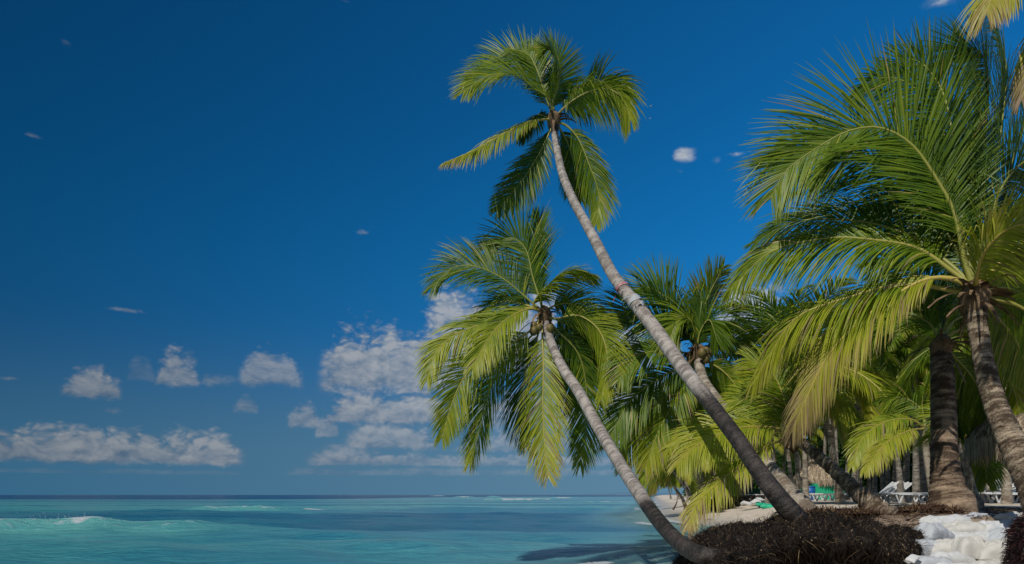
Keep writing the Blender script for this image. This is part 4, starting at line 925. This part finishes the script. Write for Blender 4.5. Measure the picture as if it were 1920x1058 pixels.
for k, (px, py, d, lx, ly, lz, yaw, pit, rol, lb) in enumerate(bags):
    o = link('sandbag', bag_mesh(lx * 1.10, ly * .86, lz * 1.36, 40 + k * 3, BAGS[(k * 5 + k // 3) % 3]), None, tuple(P(px, py, d)))
    o.rotation_euler = (R(rol), R(pit), R(yaw)); tag(o, lb, 'sandbag', 'white sandbags piled against the bank')
    e = 1 if k % 2 else -1; yy = np.linspace(-.46, .46, 12) * ly; xx = lx * 1.12 * .5 + .035 * (.6 + .4 * np.sin(np.arange(12) * 1.7 + k))
    V = np.concatenate([np.stack([np.full(12, e * lx * .55), yy, np.full(12, .006)], 1), np.stack([e * xx, yy * 1.03, .012 * np.sin(np.arange(12) * 2.1)], 1), np.stack([np.full(12, e * lx * .55), yy, np.full(12, -.006)], 1)])
    link('hem', mesh('hem', V, grid_faces(3, 12), HEM), o)
sk = link('empty_sack', bag_mesh(.17, .13, .05, 91), None, tuple(P(1712, 1047, 9.5))); sk.rotation_euler = (R(15), R(-25), R(30)); tag(sk, 'crumpled empty white sack on the sand left of the sandbag pile', 'sack')
sk = link('plastic_sheet', bag_mesh(1.0, .4, .07, 95, simple('blue_white_plastic', (.45, .52, .64), (.36, .45, .62), 6, .5, .3)), None, tuple(P(1722, 957, 13.2))); sk.rotation_euler = (R(6), R(-3), R(6)); tag(sk, 'crumpled pale blue plastic sheet left of the brown flared trunk', 'plastic sheet')
fb = [bag_mesh(.8, .5, .3, 60 + k, n=10) for k in range(4)]
g = np.random.default_rng(12)
for k in range(26):
    px = 1345 + k * 5.6 + g.uniform(-3, 3); d = 49 - k * .16 + g.uniform(-1.2, 1.2); x = (px - 960) / F * d
    py = 946 + g.uniform(-3.5, 3.5) - k * .06
    px, py, d = min(px, 1478), max(py, 941), d; q_ = on_row(px, py); o = link('sandbag', fb[k % 4], None, (q_[0], q_[1], q_[2] + .10)); o.rotation_euler = (g.uniform(-.5, .5), g.uniform(-.5, .5), g.uniform(0, 3)); o.scale = [g.uniform(.7, 1.15)] * 3
    tag(o, 'small white sandbag in the far row along the root bank', 'sandbag', 'white sandbags in the far row')
for k, (px, py, yw, lb) in enumerate([(1428, 950, 20, 'leftmost of three green sandbags on the far sand'), (1438, 952.5, -15, 'middle and lowest of three green sandbags on the far sand'), (1446, 949, 40, 'rightmost of three green sandbags on the far sand')]):
    o = link('sandbag', bag_mesh(.85, .5, .34, 70 + k, BAGG, 12), None, tuple(np.array(on_row(px, py + 1)) + (0, 0, .12))); o.rotation_euler = (.2, .1, R(yw)); tag(o, lb, 'sandbag', 'green sandbags')
for k, (px, yw) in enumerate([(1296, 10), (1306, -20), (1316, 30)]):
    o = link('sandbag', fb[k], None, tuple(np.array(on_row(px, 943 + k * .5)) + (0, 0, .1))); o.rotation_euler = (.1, .2, R(yw)); tag(o, 'white sandbag by the foot of the far leaning palms', 'sandbag', 'white sandbags by the far palms')

# ------------------------------------------------------------------ sun loungers
WHITE = simple('white_plastic', (.74, .74, .74), (.68, .68, .69), 3, .4, .4)
def boxes(bs):
    Vs, Fs = [], []
    for (c, s, ry) in bs:
        v = np.array([(x, y, z) for x in (-.5, .5) for y in (-.5, .5) for z in (-.5, .5)]) * np.array(s); ca, sa = math.cos(ry), math.sin(ry)
        v = np.stack([v[:, 0] * ca + v[:, 2] * sa, v[:, 1], -v[:, 0] * sa + v[:, 2] * ca], 1) + np.array(c)
        Fs.append(np.array([(0, 1, 3, 2), (4, 6, 7, 5), (0, 4, 5, 1), (2, 3, 7, 6), (0, 2, 6, 4), (1, 5, 7, 3)]) + 8 * len(Vs)); Vs.append(v)
    return np.vstack(Vs), np.vstack(Fs)
def bm(name, bs, m):
    V, f = boxes(bs); return mesh(name, V, f, m, smooth=False)
seat_m = bm('seat', [((-.28 + .095 * k, 0, .35), (.08, .56, .025), 0) for k in range(13)], WHITE)
frame_m = bm('frame', [((.28, s * .31, .335), (1.26, .05, .07), 0) for s in (-1, 1)] + [((.90, 0, .33), (.05, .62, .06), 0)], WHITE)
leg_m = bm('leg', [((.06, 0, .16), (.045, .04, .36), .42), ((-.10, 0, .16), (.045, .04, .36), -.42)], WHITE)
back_m = bm('backrest', [((-.06 - .095 * k, 0, .01), (.08, .56, .025), 0) for k in range(7)] + [((-.36, s * .31, 0), (.72, .05, .05), 0) for s in (-1, 1)], WHITE)
wheel_m = None
def lounger(px, d, yaw, back, label, group):
    x, y, z = gnd(px, d); root = empty('sun_lounger', (x, y, z), R(yaw), label=label, cat='sun lounger', group=group)
    link('seat', seat_m, root); link('frame', frame_m, root)
    for (lx, ly) in ((.62, .30), (.62, -.30), (-.28, .30), (-.28, -.30)): link('leg', leg_m, root, (lx, ly, 0))
    b = link('backrest', back_m, root, (-.34, 0, .35)); b.rotation_euler.y = R(back); 
LG = 'white sun loungers on the sand'
for a in [(1519, 44, 12, 4, 'white lounger nearest the blue barrel, in front of the green hut'), (1533, 38, 8, 2, 'white flat lounger in the middle in front of the green hut'), (1549, 37, 14, 0, 'white lounger nearest the leaning trunk in front of the green hut'),
          (1636, 30, 172, 42, 'white lounger with raised back, leftmost of the long row'), (1646, 30.5, 172, 42, 'white lounger with raised back, second in the long row'), (1656, 31, 172, 42, 'white lounger with raised back, third in the long row'), (1666, 31.5, 172, 42, 'white lounger with raised back, fourth in the long row'),
          (1648, 27.5, 8, 0, 'white flat lounger at the near left of the long row'), (1668, 27, 10, 0, 'white flat lounger at the near middle of the long row'), (1688, 26.5, 14, 0, 'white flat lounger at the near end of the long row'),
          (1722, 29, 4, 0, 'white flat lounger left of two before the pale trunk'), (1750, 28, 10, 0, 'white flat lounger right of two beside the brown flared trunk'),
          (1846, 26, 200, 50, 'white lounger with steep raised back nearest the brown flared trunk'), (1856, 26, 200, 50, 'white lounger with tilted grey-white back, second beside the brown trunk'), (1868, 25.5, 196, 35, 'white lounger with low raised back right of the steep ones'),
          (1876, 25, 6, 0, 'white flat lounger before the pale straight trunk'), (1888, 24, 10, 0, 'white flat lounger nearest the big ringed trunk'),
          (1412, 62, 8, 0, 'far white lounger on the root bank left of the tall trunk'), (1424, 62, 8, 0, 'far white lounger on the root bank next to the tall trunk')]:
    lounger(*a, LG)

# ------------------------------------------------------------------ hut, barrel, palapa
GREEN = simple('green_paint', (.02, .36, .19), (.025, .40, .22), 4, .5, .3); BLUE = simple('blue_plastic', (.01, .10, .36), (.015, .12, .40), 4, .4, .4)
WOOD = simple('weathered_post', (.16, .12, .09), (.24, .19, .14), 6, .9, .1, .02)
def thatch(root, apex, eave_c, rx, ry, zd, n, seed, droop=.35, wid=.035, name='thatch'):
    """strands laid from an apex line down to the eaves, over a solid cone"""
    g = np.random.default_rng(seed); ap = np.array(apex); ec = np.array(eave_c); off_ = np.array(root.location)
    a = np.linspace(0, 2 * math.pi, 48, endpoint=False); rows = []
    for f in np.linspace(0.02, 1, 9):
        c = ap * (1 - f) + ec * f; rows.append(np.stack([c[0] + rx * f * np.cos(a), c[1] + ry * f * np.sin(a), np.full(48, c[2]) - .05 * f + .1 * math.sin(f * math.pi)], 1))
    V = np.vstack(rows); link('roof', mesh('roof', V - off_, grid_faces(9, 48, True)[:, ::-1], THATCH, attrs={'tone': np.full(len(V), .2)}), root)
    th = g.uniform(0, 6.283, n); f = np.sqrt(g.random(n)); ln = g.uniform(.25, .7, n); Pn = []
    for q in (0, .5, 1):
        ff = f + q * ln / max(rx, ry); c = ap[None] * (1 - np.minimum(ff, 1.06))[:, None] + ec[None] * np.minimum(ff, 1.06)[:, None]
        over = np.maximum(ff - 1.0, 0); fr = np.minimum(ff, 1.06)
        Pn.append(np.stack([c[:, 0] + rx * fr * np.cos(th), c[:, 1] + ry * fr * np.sin(th), c[:, 2] + .1 * np.sin(np.clip(ff, 0, 1) * math.pi) + .02 + .06 * g.random(n) * (q < 1) - over * max(rx, ry) * .9], 1))
    S = np.stack([-np.sin(th), np.cos(th), g.normal(0, .4, n)], 1) * (wid * g.uniform(.5, 1.2, n))[:, None]
    VV = np.stack([Pn[0] - S, Pn[0] + S, Pn[1] - S, Pn[1] + S, Pn[2] - S * .2, Pn[2] + S * .2], 1).reshape(-1, 3); k = np.arange(n)[:, None] * 6
    o = link('thatch', mesh('thatch', VV - off_, np.vstack([k + np.array([[0, 1, 3, 2]]), k + np.array([[2, 3, 5, 4]])]), THATCH, smooth=False, attrs={'tone': np.repeat(g.random(n), 6)}), root); o['kind'] = 'stuff'
hx, hd = (1541 - 960) / F * 50, 50.0; hz0 = hz(hx, hd)
hut = empty('beach_hut', (hx, hd, hz0), label='small thatched beach bar with bright green counter wall', cat='hut')
link('wall', bm('wall', [((-.05, -1.5, .52), (2.6, .08, 1.06), 0), ((-1.31, -.1, .46), (.08, 2.7, .95), 0), ((1.21, -.1, .46), (.08, 2.7, .95), 0)], GREEN), hut)
link('counter', bm('counter', [((-.05, -1.3, 1.08), (2.8, .3, .05), 0)], WOOD), hut)
for (x, y) in ((-1.25, -.8), (1.15, -.8), (-1.25, 1.2), (1.15, 1.2)): link('post', bm('post', [((x, y, .85), (.11, .11, 1.75), 0)], WOOD), hut)
thatch(hut, (hx, hd + .2, hz0 + 3.1), (hx, hd + .2, hz0 + 1.42), 1.72, 1.9, 0, 5200, 3, wid=.05)
def drum(px, d, r, h, label):
    x, y, z = gnd(px, d); root = empty('barrel', (x, y, z), label=label, cat='barrel'); zz = np.array([0, .02, .3, .33, .36, .62, .65, .68, .97, 1.0, 1.0]) * h; rr = np.array([.94, 1, 1, 1.05, 1, 1, 1.05, 1, 1, .95, .0]) * r
    a = np.linspace(0, 2 * math.pi, 24, endpoint=False); V = np.stack([rr[:, None] * np.cos(a), rr[:, None] * np.sin(a), zz[:, None] + 0 * a], -1).reshape(-1, 3); link('drum', mesh('drum', V, grid_faces(11, 24, True)[:, ::-1], BLUE), root)
    V = np.stack([np.array([1.06, 1.1, 1.1, 1.06])[:, None] * r * np.cos(a), np.array([1.06, 1.1, 1.1, 1.06])[:, None] * r * np.sin(a), np.array([.93, .94, 1.0, 1.01])[:, None] * h + 0 * a], -1).reshape(-1, 3); link('rim', mesh('rim', V, grid_faces(4, 24, True)[:, ::-1], BLUE), root)
drum(1519, 47, .30, .85, 'blue plastic barrel in front of the green hut wall')
pc = P(1980, 830, 14); pal = empty('palapa', (pc[0], 14, hz(pc[0], 14)), label='thatched palapa roof behind the big ringed trunk at the right edge', cat='palapa')
thatch(pal, tuple(P(1985, 722, 14)), tuple(P(1977, 812, 14)), 1.36, 1.35, 0, 6500, 8, wid=.022)
zt = P(1985, 724, 14)[2] - pal.location.z
link('post', bm('post', [((0, 0, zt / 2), (.14, .14, zt), 0)], WOOD), pal)
fx, fd = (1418 - 960) / F * 66, 66.0; fz = hz(fx, fd)
sh = empty('beach_shelter', (fx, fd, fz), label='low dark shelter with pale flat roof edge left of the tall trunk', cat='shelter')
link('roof', bm('roof', [((0, 0, 1.95), (3.2, 2.2, .14), 0)], simple('pale_board', (.40, .38, .35), (.34, .32, .3), 3, .7)), sh)
for (x, y) in ((-1.4, -.9), (1.4, -.9), (-1.4, .9), (1.4, .9)): link('post', bm('post', [((x, y, .95), (.12, .12, 1.9), 0)], WOOD), sh)
link('counter', bm('counter', [((0, .7, .45), (2.6, .1, .9), 0)], simple('dark_green_board', (.01, .10, .06), (.012, .13, .08), 4, .6)), sh)

# ------------------------------------------------------------------ spray and birds
def spray():
    g = np.random.default_rng(5); n = 420; x = g.normal(-18.8, 1.1, n); y = 31.2 + g.normal(0, .25, n); z = .30 + np.abs(g.normal(0, .17, n)) * (1 + .8 * (g.random(n) < .2))
    c = np.stack([x, y, z], 1); r = g.uniform(.006, .022, n)[:, None, None]; oc = np.array([(1, 0, 0), (0, 1, 0), (-1, 0, 0), (0, -1, 0), (0, 0, 1), (0, 0, -1)], float)
    V = (c[:, None] + oc * r).reshape(-1, 3); f = np.array([(0, 1, 4), (1, 2, 4), (2, 3, 4), (3, 0, 4), (1, 0, 5), (2, 1, 5), (3, 2, 5), (0, 3, 5)]); F_ = (np.arange(n)[:, None, None] * 6 + f).reshape(-1, 3)
    tag(link('sea_spray', mesh('sea_spray', V, F_, simple('water_drops', (.6, .63, .65), None, 3, .3, .5)), None), 'white droplets thrown up by the breaking wave', 'spray', kind='stuff')
spray()
BIRD = simple('white_plumage', (.7, .7, .7), (.6, .6, .6), 5, .8)
def bird(px, py, d, label, roll):
    root = empty('bird', P(px, py, d), label=label, cat='bird', group='birds in the sky'); root.rotation_euler = (0, R(roll), R(30))
    c, _ = catmull([np.array(p) for p in ((-.22, 0, 0), (-.05, 0, .02), (.12, 0, .02), (.26, 0, 0))], 12); V, f = tube(c, np.array([.01, .03, .05, .06, .06, .06, .055, .05, .04, .045, .03, .006]), 8); link('body', mesh('body', V, f, BIRD), root)
    for s in (-1, 1):
        V = np.array([(.08, s * .05, .02), (-.08, s * .05, .02), (.12, s * .25, .10), (-.04, s * .25, .10), (0, s * .55, .05), (-.07, s * .5, .05)]); V = np.vstack([V, V + (0, 0, .012)])
        link('wing', mesh('wing', V, np.array([(0, 2, 3, 1), (2, 4, 5, 3), (6, 7, 9, 8), (8, 9, 11, 10)]), BIRD, smooth=False), root)
bird(1220, 199, 170, 'tiny white bird, upper of two beside the tall crown', 20); bird(1219, 222, 175, 'tiny white bird, lower of two beside the tall crown', -15)
